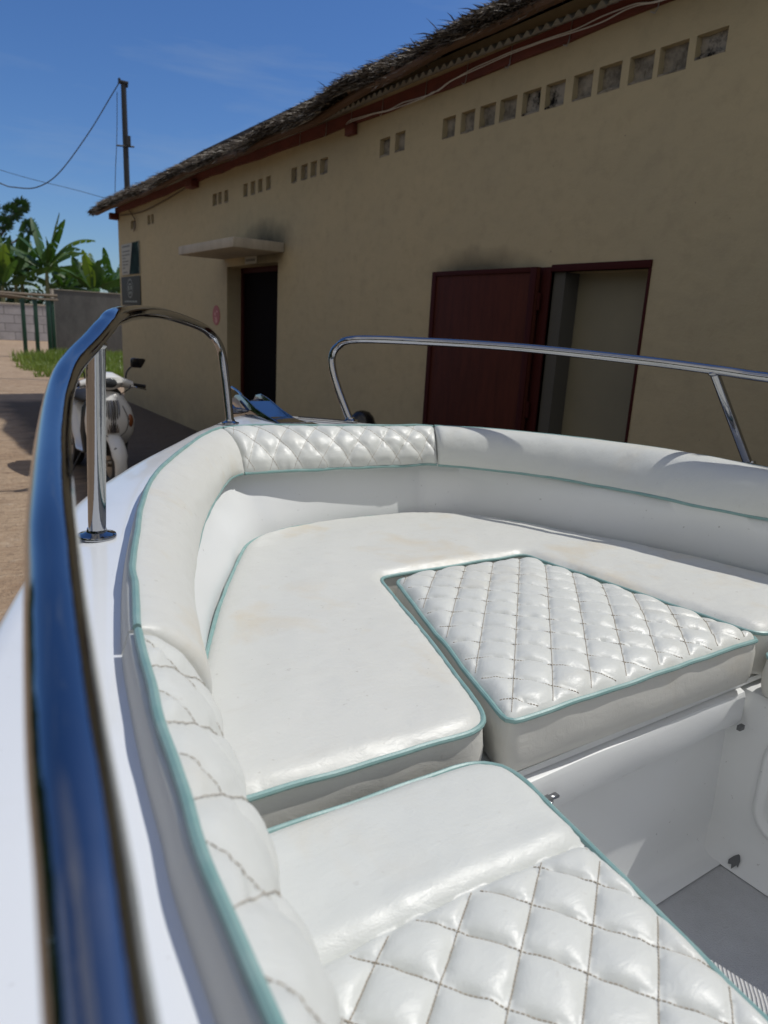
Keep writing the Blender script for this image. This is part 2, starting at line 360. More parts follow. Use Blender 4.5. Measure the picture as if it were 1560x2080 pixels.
# unseen bright cloud bank behind the viewer, added as neutral fill light
vd = nt.nodes.new('ShaderNodeVectorMath'); vd.operation = 'DOT_PRODUCT'; vd.inputs[1].default_value = Vector((-.55, -.70, .46)).normalized(); nt.links.new(tc.outputs['Generated'], vd.inputs[0])
mr = nt.nodes.new('ShaderNodeMapRange'); mr.interpolation_type = 'SMOOTHSTEP'; mr.inputs[1].default_value = .15; mr.inputs[2].default_value = .80; nt.links.new(vd.outputs['Value'], mr.inputs[0])
cn = nt.nodes.new('ShaderNodeTexNoise'); cn.inputs['Scale'].default_value = 2.6; cn.inputs['Detail'].default_value = 7; nt.links.new(tc.outputs['Generated'], cn.inputs['Vector'])
cr_ = nt.nodes.new('ShaderNodeValToRGB'); cr_.color_ramp.elements[0].position = .38; cr_.color_ramp.elements[1].position = .55; nt.links.new(cn.outputs['Fac'], cr_.inputs['Fac'])
mm = nt.nodes.new('ShaderNodeMath'); mm.operation = 'MULTIPLY'; nt.links.new(mr.outputs[0], mm.inputs[0]); nt.links.new(cr_.outputs['Color'], mm.inputs[1])
m2_ = nt.nodes.new('ShaderNodeMix'); m2_.data_type = 'RGBA'; m2_.inputs[7].default_value = (8.6, 8.2, 7.6, 1); nt.links.new(mm.outputs[0], m2_.inputs[0]); nt.links.new(mx.outputs[2], m2_.inputs[6]); nt.links.new(m2_.outputs[2], bg.inputs['Color'])
bg.inputs['Strength'].default_value = .085
sl = bpy.data.lights.new('sun', 'SUN'); sl.energy = 3.5; sl.angle = math.radians(.55); sl.color = (1., .97, .91)
so = bpy.data.objects.new('sun', sl); C.objects.link(so); so.rotation_euler = (SUN).to_track_quat('Z', 'Y').to_euler(); so.location = (10, -4, 20)
cd = bpy.data.cameras.new('camera'); cam = bpy.data.objects.new('camera', cd); C.objects.link(cam); sc.camera = cam
R = Matrix(((.831, -.096, .548), (-.553, -.238, .798), (.054, -.966, -.251)))
right = Vector((R[0][0], R[1][0], R[2][0])).normalized(); fwd = Vector((R[0][2], R[1][2], R[2][2])); fwd = (fwd - right*fwd.dot(right)).normalized(); up = right.cross(fwd)
mw = Matrix.Identity(4)
for i in range(3): mw[i][0] = right[i]; mw[i][1] = up[i]; mw[i][2] = -fwd[i]
mw.translation = (0, 0, 1.5); cam.matrix_world = mw
cd.sensor_fit = 'VERTICAL'; cd.sensor_height = 36; cd.sensor_width = 27; cd.lens = 36*1445/2080; cd.clip_start = .01; cd.clip_end = 2000
cd.dof.use_dof = True; cd.dof.focus_distance = 1.35; cd.dof.aperture_fstop = 6.6
sc.view_settings.view_transform = 'Standard'; sc.view_settings.look = 'None'; sc.view_settings.exposure = -.22; sc.view_settings.gamma = 1
sc.render.engine = 'CYCLES'; sc.cycles.max_bounces = 10; sc.cycles.diffuse_bounces = 6

# ------------------------------------------------------------------ ground
g = MB(); xs = np.concatenate([[-400, -120, -40], np.linspace(-12, 12, 25), [40, 120, 400]]); ys = np.concatenate([[-400, -100, -20], np.linspace(-6, 44, 51), [100, 400]])
V = []; F = []
for j, y in enumerate(ys):
    for i, x in enumerate(xs):
        z = .025*math.sin(x*1.3+y*.7)*math.sin(y*.45) if abs(x) < 12 and 3 < y < 44 and x < 3 else 0
        V.append((x, y, z))
n = len(xs)
for j in range(len(ys)-1):
    for i in range(n-1): F.append((j*n+i, j*n+i+1, (j+1)*n+i+1, (j+1)*n+i))
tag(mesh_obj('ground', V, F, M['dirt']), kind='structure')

# grass at the wall foot
gv = []; gf = []
for k in range(9000):
    while True:
        x = random.uniform(2.5, 6.4); y = random.uniform(17.6, 25.2)
        e = (y-17.6)/(24.5-17.6)
        if x > 2.55 + .4*math.sin(y*2.1) + max(0, (y-21.5))*.32 and random.random() < .35+.65*min(1, (x-2.3)/1.2): break
    h = random.uniform(.10, .30)*(1.25 if y > 21 else .85); a = random.uniform(0, 2*PI); wd = random.uniform(.008, .018); b = random.uniform(.04, .16); d = random.uniform(0, 2*PI)
    ca, sa = math.cos(a)*wd, math.sin(a)*wd; m = len(gv)
    gv += [(x-ca, y-sa, 0), (x+ca, y+sa, 0), (x+ca*.7+b*.4*math.cos(d), y+sa*.7+b*.4*math.sin(d), h*.6), (x-ca*.7+b*.4*math.cos(d), y-sa*.7+b*.4*math.sin(d), h*.6), (x+b*math.cos(d), y+b*math.sin(d), h)]
    gf += [(m, m+1, m+2, m+3), (m+3, m+2, m+4)]
tag(mesh_obj('grass', gv, gf, M['grass'], smooth=False), 'patch of bright green grass at the foot of the grey wall', 'grass', kind='stuff')

# ------------------------------------------------------------------ building
WX = 3.287
bld = empty('building', (WX, 4, 0), 'long cream plastered building with a thatched roof and square vents under the eaves', 'building')
VENTS = [(4.2,4.34),(4.0,4.14),(3.8,3.95),(3.61,3.76),(3.41,3.56),(3.22,3.37),(3.02,3.16),(2.83,2.98),(2.63,2.78),(2.44,2.60),(2.24,2.40),(4.99,5.13),(4.79,4.92),
         (6.55,6.67),(6.34,6.47),(6.16,6.28),(5.96,6.10),(7.71,7.83),(7.51,7.63),(7.33,7.44),(7.13,7.24),(8.61,8.75),(8.46,8.57),(8.26,8.38),(11.29,11.43),(11.12,11.24),(12.12,12.36)]
holes = []
for i, (a, b) in enumerate(VENTS):
    z0, z1 = 2.78, 2.912
    if i == 10: z0 = 2.805
    if i == 12: z0, z1 = 2.785, 2.92
    holes.append((a, b, z0, z1))
# more of the same row, wall continuing towards the viewer's right
for k in range(8): holes.append((1.2-.19*k-.145+.0, 1.2-.19*k, 2.78, 2.912))
D1 = (6.93, 8.30, .12, 2.08); D2 = (2.485, 3.165, .12, 1.872)
allh = holes + [D1, D2]
ys = sorted({-7., 13.15} | {h[0] for h in allh} | {h[1] for h in allh} | set(np.arange(-6, 13, 1.0)))
zs = sorted({-.1, 3.30} | {h[2] for h in allh} | {h[3] for h in allh} | {.8, 1.5})
wv = [(WX, y, z) for z in zs for y in ys]; wf = []
n = len(ys)
for j in range(len(zs)-1):
    for i in range(n-1):
        ym, zm = (ys[i]+ys[i+1])/2, (zs[j]+zs[j+1])/2
        if any(h[0] < ym < h[1] and h[2] < zm < h[3] for h in allh): continue
        wf.append((j*n+i, (j+1)*n+i, (j+1)*n+i+1, j*n+i+1))
wm = MB(); wm.add(wv, wf)
for (y0, y1, z0, z1) in allh:       # reveals
    d = .055 if (y1-y0) < .4 else (.20 if y0 > 5 else .14)
    a = [(WX, y0, z0), (WX, y1, z0), (WX, y1, z1), (WX, y0, z1)]
    bk = [(WX+d, p[1], p[2]) for p in a]
    wm.add(a + bk, [(0, 1, 5, 4), (1, 2, 6, 5), (2, 3, 7, 6), (3, 0, 4, 7)])
# far gable, back and near gable walls
B = 6.6
wm.add([(WX, 13.15, -.1), (B, 13.15, -.1), (B, 13.15, 3.3), ((WX+B)/2, 13.15, 4.2), (WX, 13.15, 3.3)], [(0, 1, 2, 3, 4)])
wm.add([(B, -7, -.1), (B, 13.15, -.1), (B, 13.15, 3.3), (B, -7, 3.3)], [(0, 1, 2, 3)])
wm.add([(WX, -7, -.1), (WX, -7, 3.3), ((WX+B)/2, -7, 4.2), (B, -7, 3.3), (B, -7, -.1)], [(0, 1, 2, 3, 4)])
wm.build('wall', M['plaster'], bld, smooth=False)
for i, (y0, y1, z0, z1) in enumerate(holes):
    m = MB(); nx, nz = 5, 5; rv = []
    rr = random.Random(i*13+5)
    # dusty plug with an uneven face and a crumbled lower edge
    for a in range(nz+1):
        for b in range(nx+1):
            rv.append((WX+.046-.014*rr.random()-(.010 if a == 0 else 0), y0+.0005+(y1-y0-.001)*b/nx, z0+.0005+(z1-z0-.001)*a/nz))
    m.add(rv, [(a*(nx+1)+b, (a+1)*(nx+1)+b, (a+1)*(nx+1)+b+1, a*(nx+1)+b+1) for a in range(nz) for b in range(nx)])
    # mortar crumbs along the sill
    cr = [(WX-.006, y0-.004), (WX+.05, y0-.002)]
    pts = [(WX-.004, y0+(y1-y0)*q, z0 + (rr.uniform(-.012, .010))) for q in np.linspace(0, 1, 6)]
    m2 = [(WX-.004, y1, z0-.016)] + [(WX-.004, y0, z0-.016)]
    m.tube([(WX+.006, y0+.004, z0+.004), (WX+.006, (y0+y1)/2, z0+rr.uniform(.002, .010)), (WX+.006, y1-.004, z0+.004)], [rr.uniform(.004, .009), rr.uniform(.005, .013), rr.uniform(.004, .010)], 6)
    if i in (8, 9): m.tube([(WX+.030, (y0+y1)/2, z0+.004), (WX+.031, (y0+y1)/2+.004, z0+.03), (WX+.031, (y0+y1)/2-.003, z0+.06)], .003, 5)
    m.build('vent', M['vent_dark'] if i in (4, 5, 10) else M['vent_back'], bld)
# door opening with concrete canopy
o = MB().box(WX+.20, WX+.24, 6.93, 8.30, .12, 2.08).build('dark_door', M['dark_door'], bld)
MB().box(WX+.17, WX+.199, 8.24, 8.299, .12, 2.078).box(WX+.17, WX+.199, 6.931, 6.98, .12, 2.078).box(WX+.17, WX+.199, 6.981, 8.239, 2.02, 2.078).build('door_frame', M['dark_red'], bld, bevel=.003)
cv = MB().box(2.75, WX-.001, 6.79, 8.40, 2.163, 2.255); cv.build('door_canopy', M['canopy'], bld, bevel=.008)
MB().box(WX-.03, WX+.2, 6.85, 8.4, .0, .118).build('doorstep', M['canopy'], bld, bevel=.01)
# opening with the red leaf folded back against the wall
dlo = MB().box(3.225, 3.252, 3.225, 4.250, .15, 1.898).build('door_leaf', M['red_paint'], bld, bevel=.002)
fr = MB().box(3.215, 3.2249, 3.225, 3.275, .15, 1.898).box(3.215, 3.2249, 4.205, 4.250, .15, 1.898).box(3.215, 3.2249, 3.276, 4.204, 1.868, 1.898).box(3.217, 3.2249, 3.276, 4.204, .78, .806).box(3.215, 3.2249, 3.276, 4.204, .15, .19)
fr.build('leaf_frame', M['dark_red'], dlo, bevel=.002)
for z in (.45, 1.05, 1.7): MB().tube([(3.25, 3.218, z-.05), (3.25, 3.218, z+.05)], .012, 8).build('hinge', M['dark_red'], dlo)
MB().box(WX-.012, WX+.10, 3.165, 3.262, .12, 1.90).box(WX-.012, WX+.05, 2.47, 3.1645, 1.872, 1.912).box(WX-.006, WX+.03, 2.47, 2.488, .12, 1.8715).build('door_frame', M['dark_red'], bld, bevel=.003)
MB().box(WX+.141, WX+.18, 2.485, 3.09, .12, 1.872).build('inner_panel', M['khaki'], bld)
MB().box(WX+.02, WX+.139, 3.075, 3.164, .12, 1.871).build('door_reveal', M['reveal_grey'], bld)
# roof: red wall-plate board, corrugated sheet, rafters, thatch
fv = MB()
yy = np.linspace(-7, 13.2, 60)
bot = 3.095 + .012*np.sin(yy*.9) + .006*RNG.normal(size=60); topz = 3.185 + .008*np.sin(yy*.7+1)
fv.loft([[(WX-.028, y, b), (WX+.01, y, b), (WX+.01, y, tt), (WX-.028, y, tt)] for y, b, tt in zip(yy, bot, topz)])
fas = fv.build('fascia_board', M['fascia'], bld, sharp=20)
for y in np.arange(-1.1, 6.6, .47):
    yj = y + random.uniform(-.06, .06)
    MB().tube([(WX-.034, yj, 3.19), (WX-.034, yj+.01, 3.085), (WX-.03, yj+.03, 3.065), (WX-.026, yj+.06, 3.08)], .0028, 5).build('tie_wire', M['dull_steel'], fas)
for (y, z, l, h, pr_) in ((9.32, 3.09, .24, .05, .10), (5.54, 3.06, .13, .055, .05), (13.12, 3.06, .11, .07, .14)):
    MB().box(WX-pr_, WX-.002, y-l/2, y+l/2, z-h, z+.03).build('beam_end', M['fascia'], bld, bevel=.006)
sv = []; sf = []; ny = 2400; ysx = np.linspace(-3.0, 13.25, ny)
for i, y in enumerate(ysx):
    c = .015*math.cos(2*PI*y/.075); e = .012*math.sin(y*1.7)
    sv += [(3.10, y, 3.138+c+e), (3.30, y, 3.225+c+e), (4.95, y, 4.16+c)]
for i in range(ny-1):
    for k in (0, 1): sf.append((i*3+k, i*3+k+1, i*3+k+4, i*3+k+3))
mesh_obj('corrugated_sheet', sv, sf, M['tin'], bld)
MB().add([(4.95, -7.3, 4.16), (4.95, 13.4, 4.16), (6.9, 13.4, 3.05), (6.9, -7.3, 3.05)], [(0, 1, 2, 3)]).build('back_roof_sheet', M['tin'], bld)
def eave_x(y): return 2.93 + .14*max(0, min(1, (3.3-y)/.8)) + .035*math.sin(y*1.9) + .03*math.sin(y*4.3+1)
def top_z(y):
    base = 3.176 + .010*math.sin(y*2.3) + .010*math.sin(y*5.1)
    return base + (.085 if y < 5.05 else (.085*(1-(y-5.05)/.45) if y < 5.5 else 0))
lg = MB(); yy = np.linspace(-4, 13.3, 40)
lg.tube([(3.00+.012*math.sin(y*1.3), y, top_z(y)-.085+.008*math.sin(y*.9)) for y in yy], .030, 8)
lg.build('eave_log', M['log'], bld)
for y in np.arange(-3.5, 13, .62): MB().tube([(2.98, y+random.uniform(-.1, .1), top_z(y)-.055), (3.40, y+random.uniform(-.1, .1), 3.40)], random.uniform(.017, .026), 6).build('rafter', M['log'], bld)
th = MB(); yy = np.linspace(-7.2, 13.6, 320); rings = []
for y in yy:
    e = eave_x(y); zt = top_z(y)
    rings.append([(e+.04, y, zt-.085), (e+.01, y, zt-.055), (e+.04, y, zt-.03), (3.6, y, zt+.36), (4.95, y, 4.42), (6.95, y, 3.2), (6.9, y, 3.07), (4.95, y, 4.30), (3.4, y, 3.40)])
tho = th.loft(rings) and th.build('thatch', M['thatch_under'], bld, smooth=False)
tv = []; tf = []
def strand(p, d, L, wd, droop):
    m = len(tv); d = np.array(d)/np.linalg.norm(d); s = np.cross(d, (0, 0, 1)); s /= max(np.linalg.norm(s), 1e-6); tw = random.uniform(-.9, .9)
    s = s*math.cos(tw) + np.array((0, 0, 1))*math.sin(tw); s *= wd
    q0 = np.array(p); q1 = q0 + d*L*.55 + (0, 0, -droop*.3); q2 = q0 + d*L + (0, 0, -droop)
    tv.extend([q0-s, q0+s, q1+s*.8, q1-s*.8, q2]); tf.extend([(m, m+1, m+2, m+3), (m+3, m+2, m+4)])
for k in range(24000):
    y = random.uniform(-3.2, 13.65) if k % 3 else random.uniform(1.5, 8); e = eave_x(y); zt = top_z(y); u = random.random()**1.6
    x = e + .03 + u*.55; z = zt - .03 + (x-e)*.62 + random.uniform(-.02, .012)
    if random.random() < .30: x = e + .05; z = random.uniform(zt-.09, zt)
    strand((x, y, z), (-1, random.uniform(-.9, .9), random.uniform(-.6, .14)), random.uniform(.04, .13), random.uniform(.002, .0058), random.uniform(0, .025))
for k in range(2200):
    y = random.uniform(1.0, 5.6); e = eave_x(y); zt = top_z(y)
    strand((e+.05+random.random()*.12, y, zt-.03+random.uniform(-.02, .05)), (-1, random.uniform(-1., 1.), random.uniform(-.15, .5)), random.uniform(.06, .17), random.uniform(.003, .007), random.uniform(.01, .05))
for k in range(1300):
    y = 13.58; u = random.random(); x = 2.95 + u*1.6; z = 3.14 + u*.98 + random.uniform(-.06, .03)
    strand((x, y, z), (random.uniform(-.5, .3), 1, random.uniform(-.5, .1)), random.uniform(.05, .2), random.uniform(.003, .009), .03)
mesh_obj('thatch_fringe', np.array(tv), tf, M['thatch'], tho, smooth=False)

# signs and cables on the wall (things of their own)
s = empty('poster_board', (WX, 12.4, 2.1), 'white information poster with a slanted dark green picture, above the emblem board', 'sign')
MB().box(WX-.018, WX-.002, 11.87, 12.93, 2.105, 2.585).build('panel', M['sign_white'], s, bevel=.002)
MB().add([(WX-.0195, 12.25, 2.585), (WX-.0195, 11.872, 2.585), (WX-.0195, 11.872, 2.107), (WX-.0195, 12.47, 2.107)], [(0, 1, 2, 3)]).build('picture', M['sign_green'], s)
tx = MB()
for (z, a, b) in ((2.545, 12.35, 12.86), (2.47, 12.42, 12.85), (2.415, 12.42, 12.85), (2.365, 12.68, 12.85), (2.315, 12.48, 12.85), (2.265, 12.52, 12.85), (2.215, 12.72, 12.85), (2.145, 12.58, 12.83)):
    y = b
    while y > a + .03:
        l = random.uniform(.04, .10); tx.add([(WX-.0195, y, z+.011), (WX-.0195, max(a, y-l), z+.011), (WX-.0195, max(a, y-l), z-.011), (WX-.0195, y, z-.011)], [(0, 1, 2, 3)]); y -= l + .02
tx.build('lettering', M['sign_text'], s)
s = empty('emblem_board', (WX, 12.4, 1.63), 'charcoal board with a pale ring emblem, below the white poster', 'sign')
MB().box(WX-.018, WX-.002, 11.88, 13.0, 1.625, 2.075).build('panel', M['sign_grey'], s, bevel=.002)
em = MB()
def ring(m, yc, zc, ry, rz, wd, x, n=28):
    P = []
    for a in np.linspace(0, 2*PI, n, endpoint=False):
        P += [(x, yc+ry*math.cos(a), zc+rz*math.sin(a)), (x, yc+(ry-wd)*math.cos(a), zc+(rz-wd)*math.sin(a))]
    m.add(P, [(2*i, 2*i+1, (2*i+3) % (2*n), (2*i+2) % (2*n)) for i in range(n)])
ring(em, 12.46, 1.89, .17, .15, .016, WX-.0195)
for (a, b, c2, d2) in ((12.40, 12.53, 1.945, 1.965), (12.50, 12.56, 1.86, 1.93), (12.36, 12.42, 1.87, 1.93), (12.47, 12.53, 1.80, 1.845), (12.38, 12.43, 1.80, 1.845)):
    em.add([(WX-.0195, b, c2), (WX-.0195, a, c2), (WX-.0195, a, d2), (WX-.0195, b, d2)], [(0, 1, 2, 3)])
y = 12.82
while y > 12.1: em.add([(WX-.0195, y, 1.672), (WX-.0195, y-.05, 1.672), (WX-.0195, y-.05, 1.696), (WX-.0195, y, 1.696)], [(0, 1, 2, 3)]); y -= .064
em.build('emblem', M['sign_mark'], s)
s = empty('door_plate', (WX, 7.6, 2.09), 'small pale name plate between the concrete canopy and the dark doorway', 'sign')
MB().box(WX-.010, WX-.001, 7.44, 7.75, 2.088, 2.160).build('panel', M['sign_white'], s)
tx = MB(); y = 7.725
for l in (.035, .03, .03, .03, .02, .035, .03, .02, .03): tx.add([(WX-.0115, y, 2.138), (WX-.0115, y-l*.75, 2.138), (WX-.0115, y-l*.75, 2.112), (WX-.0115, y, 2.112)], [(0, 1, 2, 3)]); y -= l
tx.build('lettering', M['sign_text'], s)
s = empty('round_sign', (WX, 8.64, 1.53), 'faded round red sticker sign on the wall beside the dark doorway', 'sign')
MB().lathe((WX-.006, 8.64, 1.53), [(.118, 0), (.118, .005)], 32, 'x').build('disc', M['sign_red'], s, smooth=False)
pk = MB()
for (y, z, ry, rz) in ((8.67, 1.545, .030, .022), (8.645, 1.50, .045, .010), (8.635, 1.465, .040, .028), (8.61, 1.575, .03, .012)):
    pk.add([(WX-.0075, y+ry*math.cos(a), z+rz*math.sin(a)) for a in np.linspace(0, 2*PI, 14, endpoint=False)], [list(range(14))])
pk.build('emblem', M['sign_pink'], s)
cpts = spline([(WX-.03, y, z) for y, z in ((5.6,3.09),(5.48,3.105),(5.12,3.085),(4.8,3.08),(4.49,3.075),(4.35,3.09),(4.22,3.112),(3.88,3.125),(3.45,3.135),(3.05,3.12),(2.76,3.125),(2.52,3.10),(1.9,3.11),(1.1,3.10),(.2,3.11))], 160)
cb = MB(); ci = np.arange(len(cpts))
for k in range(2):
    wob = smooth_noise1(ci*.05, 40+k, .35)*.006
    cb.tube([(p[0]-.010-.003*k, p[1], p[2]+w_+.006*k) for p, w_ in zip(cpts, wob)], .0034, 6)
tag(cb.build('white_cable', M['cable_white'], org=(WX, 4, 3.1)), 'loose white cables clipped along the red board under the eaves', 'cable')
cb = MB(); cb.tube(spline([(WX-.02, 12.9, 3.04), (WX-.02, 11.66, 2.985), (WX-.02, 10.46, 3.03), (WX-.03, 9.5, 3.09)], 40), .008, 6)
tag(cb.build('dark_cable', M['cable_dark'], org=(WX, 11, 3.0)), 'dark cable sagging along the wall near the far corner', 'cable')
cb = MB(); cb.tube(spline([(WX-.03, 12.35, 3.08), (WX-.03, 12.1, 2.96), (WX-.03, 11.98, 2.88), (WX-.03, 12.0, 2.78), (WX-.03, 12.1, 2.74)], 24), .008, 6)
tag(cb.build('cable_loop', M['cable_dark'], org=(WX, 12, 2.9)), 'short dark cable hooked into the vent nearest the far corner', 'cable')

# ------------------------------------------------------------------ utility pole and overhead wires
PY = 16.5
p = empty('utility_pole', (4.34, PY, 0), 'dark steel pole with a short crossbar rising behind the thatched roof', 'pole')
MB().tube([(4.345, PY, 0), (4.34, PY, 4), (4.335, PY, 5.98)], [.062, .058, .052], 10).build('shaft', M['pole'], p)
MB().tube([(4.14, PY-.07, 4.80), (4.49, PY-.07, 4.83)], .018, 6).build('crossbar', M['pole'], p)
MB().box(4.24, 4.42, PY-.06, PY+.06, 5.98, 6.03).box(4.235, 4.275, PY-.03, PY+.03, 6.03, 6.07).box(4.38, 4.42, PY-.03, PY+.03, 5.93, 5.979).build('cap', M['pole'], p, bevel=.005)
MB().box(4.33, 4.42, PY-.09, PY-.055, 4.84, 5.02).build('bracket', M['pole'], p)
wr = MB(); wr.tube(spline([(4.26, PY-.02, 6.0), (4.12, PY, 5.77), (3.62, PY, 4.95), (3.03, PY, 4.13), (2.606, PY, 3.80), (2.21, PY, 3.74), (1.958, PY, 3.776), (1.2, PY, 4.05), (-.5, PY, 5.0)], 80), .011, 6)
tag(wr.build('overhead_wire', M['wire'], org=(3, PY, 5)), 'thick black wire sagging leftwards from the top of the steel pole', 'wire')
wr = MB(); wr.tube(spline([(4.20, PY-.02, 5.80), (4.175, PY-.02, 5.2), (4.15, PY-.02, 4.79), (4.11, PY-.02, 4.3), (4.07, PY-.02, 3.6)], 40), .007, 5)
tag(wr.build('drop_wire', M['wire'], org=(4.1, PY, 4.5)), 'thin black wire dropping beside the pole to the roof', 'wire')
wr = MB(); wr.tube(spline([(3.9, 15.5, 3.60), (3.2, 16, 3.78), (1.975, 16.5, 4.014), (-1., 17.5, 4.75)], 40), .005, 5)
tag(wr.build('service_wire', M['wire'], org=(3, 16, 3.8)), 'faint thin wire running left from the thatched eave corner', 'wire')

# ------------------------------------------------------------------ yard walls, fence
bw = empty('block_wall', (3, 37.5, 0), 'sunlit grey concrete block wall behind the green posts', 'wall')
MB().box(-9, 11.5, 37.4, 37.6, -.1, 1.60).build('blockwork', M['block'], bw, smooth=False)
MB().box(-9.02, 11.52, 37.37, 37.63, 1.602, 1.66).build('coping', M['canopy'], bw, bevel=.01)
gw = empty('grey_wall', (6, 26.5, 0), 'dark grey rendered yard wall running behind the corner of the building', 'wall')
MB().box(4.43, 10.5, 26.2, 26.4, -.1, 2.10).build('wall_panel', M['grey_wall'], gw, smooth=False)
MB().box(4.36, 4.428, 26.17, 26.43, -.1, 2.10).build('end_pier', M['wall_edge'], gw, bevel=.005)
MB().box(4.35, 10.5, 26.18, 26.42, 2.102, 2.125).build('coping', M['wall_edge'], gw, bevel=.004)
fe = empty('post_fence', (3.6, 25, 0), 'open fence of dark green metal posts under weathered bamboo rails', 'fence')
for (x, y) in ((3.33, 25.0), (3.68, 25.0), (4.04, 25.0), (4.17, 25.05)):
    MB().box(x-.055, x+.055, y-.05, y+.05, -.05, 1.76).build('post', M['green_post'], fe, bevel=.006)
def bamboo(x0, x1, y, z0, z1, r, name):
    m = MB(); k = int((x1-x0)/.32); P = []; rr = []
    for i in range(k*4+1):
        q = i/(k*4); P.append((x0+(x1-x0)*q, y+.02*math.sin(q*9), z0+(z1-z0)*q+.02*math.sin(q*6))); rr.append(r*(1.15 if i % 4 == 0 else 1))
    m.tube(P, rr, 8).build(name, M['bamboo'], fe)
bamboo(-1, 4.33, 25.0, 1.93, 1.90, .042, 'rail'); bamboo(-1, 4.33, 25.06, 1.82, 1.79, .035, 'rail')
bamboo(2.0, 4.33, 24.93, 1.84, 1.77, .025, 'rail')
# green mesh sheet stretched between the posts
nm = MB()

# ------------------------------------------------------------------ banana plants and tree
def banana(x, y, h, n, seed, label, spread=1.0, lean=0., yellow=0.15):
    rr = random.Random(seed)
    p = empty('banana_plant', (x, y, 0), label, 'banana plant', 'banana plants behind the yard walls')
    st = MB(); tx_ = lean*h
    st.tube([(0, 0, 0), (tx_*.4, 0, h*.35), (tx_, 0, h*.62)], [.14, .12, .07], 9); st.build('stem', M['trunk'], p, local=True)
    V = []; F = []; V2 = []; F2 = []
    for k in range(n):
        az = k*2.4 + rr.uniform(-.4, .4); L = rr.uniform(1.3, 2.1)*spread; el = rr.uniform(.75, 1.45) if k > n*.3 else rr.uniform(.3, .8)
        curl = rr.uniform(.5, 1.6) if el < 1.2 else rr.uniform(.1, .6); Wd = rr.uniform(.17, .27)*spread; N = 22
        pos = np.array((tx_, 0, h*.58 + rr.uniform(0, .1))); d = el; pts = []; ds = []
        for i in range(N+1):
            pts.append(pos.copy()); dr = np.array((math.cos(d)*math.cos(az), math.cos(d)*math.sin(az), math.sin(d))); ds.append(dr); pos = pos + dr*L/N; d -= curl/N*(.4+1.2*i/N)
        side = np.array((-math.sin(az), math.cos(az), 0)); roll = rr.uniform(-.7, .7); fold = rr.uniform(.2, .6)
        VV, FF = (V2, F2) if rr.random() < yellow else (V, F)
        for sgn in (-1, 1):
            gap = False; start = 4; i = 4
            while i < N:
                step = rr.choice([2, 3, 4, 5, 6]); j = min(N, i+step); m = len(VV); dro = rr.uniform(0, .35)
                for q in range(i, j+1):
                    t_ = (q-4)/(N-4); wdt = Wd*(math.sin(PI*min(1, max(.0, .06+t_*.92)))**.55); up_ = np.cross(ds[q], side)
                    sd = side*math.cos(roll) + up_*math.sin(roll); nn = np.cross(sd, ds[q])
                    e = q; sh = (-.006 if q == j and j < N else 0)
                    VV.append(pts[q] + ds[q]*sh); VV.append(pts[q] + ds[q]*sh*6 + sgn*sd*wdt*math.cos(fold+dro) - np.array((0, 0, 1))*wdt*math.sin(fold*.6+dro) + nn*0)
                for q in range(j-i): FF.append((m+2*q, m+2*q+1, m+2*q+3, m+2*q+2))
                i = j
        mid = MB(); mid.tube(pts, np.linspace(.022, .005, N+1), 5)
        m = len(VV); VV.extend(mid.v); FF.extend([[a+m for a in f] for f in mid.f])
    mesh_obj('leaves', V, F, M['banana'], p, local=True, sharp=60)
    if V2: mesh_obj('yellowing_leaves', V2, F2, M['banana2'], p, local=True, sharp=60)
    return p
BL = [(4.75, 29.2, 4.3, 12, 3, 'tallest banana plant with arching leaves above the green posts', 1.15, .0, .2),
      (3.9, 30.6, 3.8, 11, 14, 'leafy banana plant left of the tallest one, under the dark tree', 1.1, .0, .1),
      (3.2, 28.8, 3.1, 10, 25, 'low banana plant at the left edge of the picture behind the fence', 1.0, .02, .1),
      (6.2, 28.6, 3.1, 11, 36, 'banana plant with upright leaves rising over the middle of the grey wall', 1.0, .0, .1),
      (7.0, 29.4, 3.1, 11, 47, 'banana plant with spiky upright leaves against the building corner', 1.0, .0, .15),
      (5.6, 31.2, 3.2, 11, 58, 'shaded banana plant between the tallest one and the grey wall', 1.1, .0, .1),
      (7.8, 31.0, 3.0, 10, 69, 'far banana plant half hidden by the building corner', 1.0, .0, .1),
      (2.3, 31.5, 3.6, 11, 80, 'banana plant just outside the left end of the row', 1.1, .0, .1)]
BL += [(4.3, 32.0, 4.2, 11, 91, 'banana plant behind the tallest one, its leaves a little lower', 1.05, .0, .1), (6.6, 32.4, 3.3, 11, 93, 'far shaded banana plant above the middle of the grey wall', 1.05, .0, .1), (2.9, 33.0, 3.9, 11, 95, 'far banana plant below the dark tree at the left edge', 1.0, .0, .1)]
for a in BL: banana(a[0]*1.37, a[1]*1.37, 1.0+(a[2]-1.)*1.37, a[3]+2, a[4], a[5], a[6]*1.33, *a[7:])
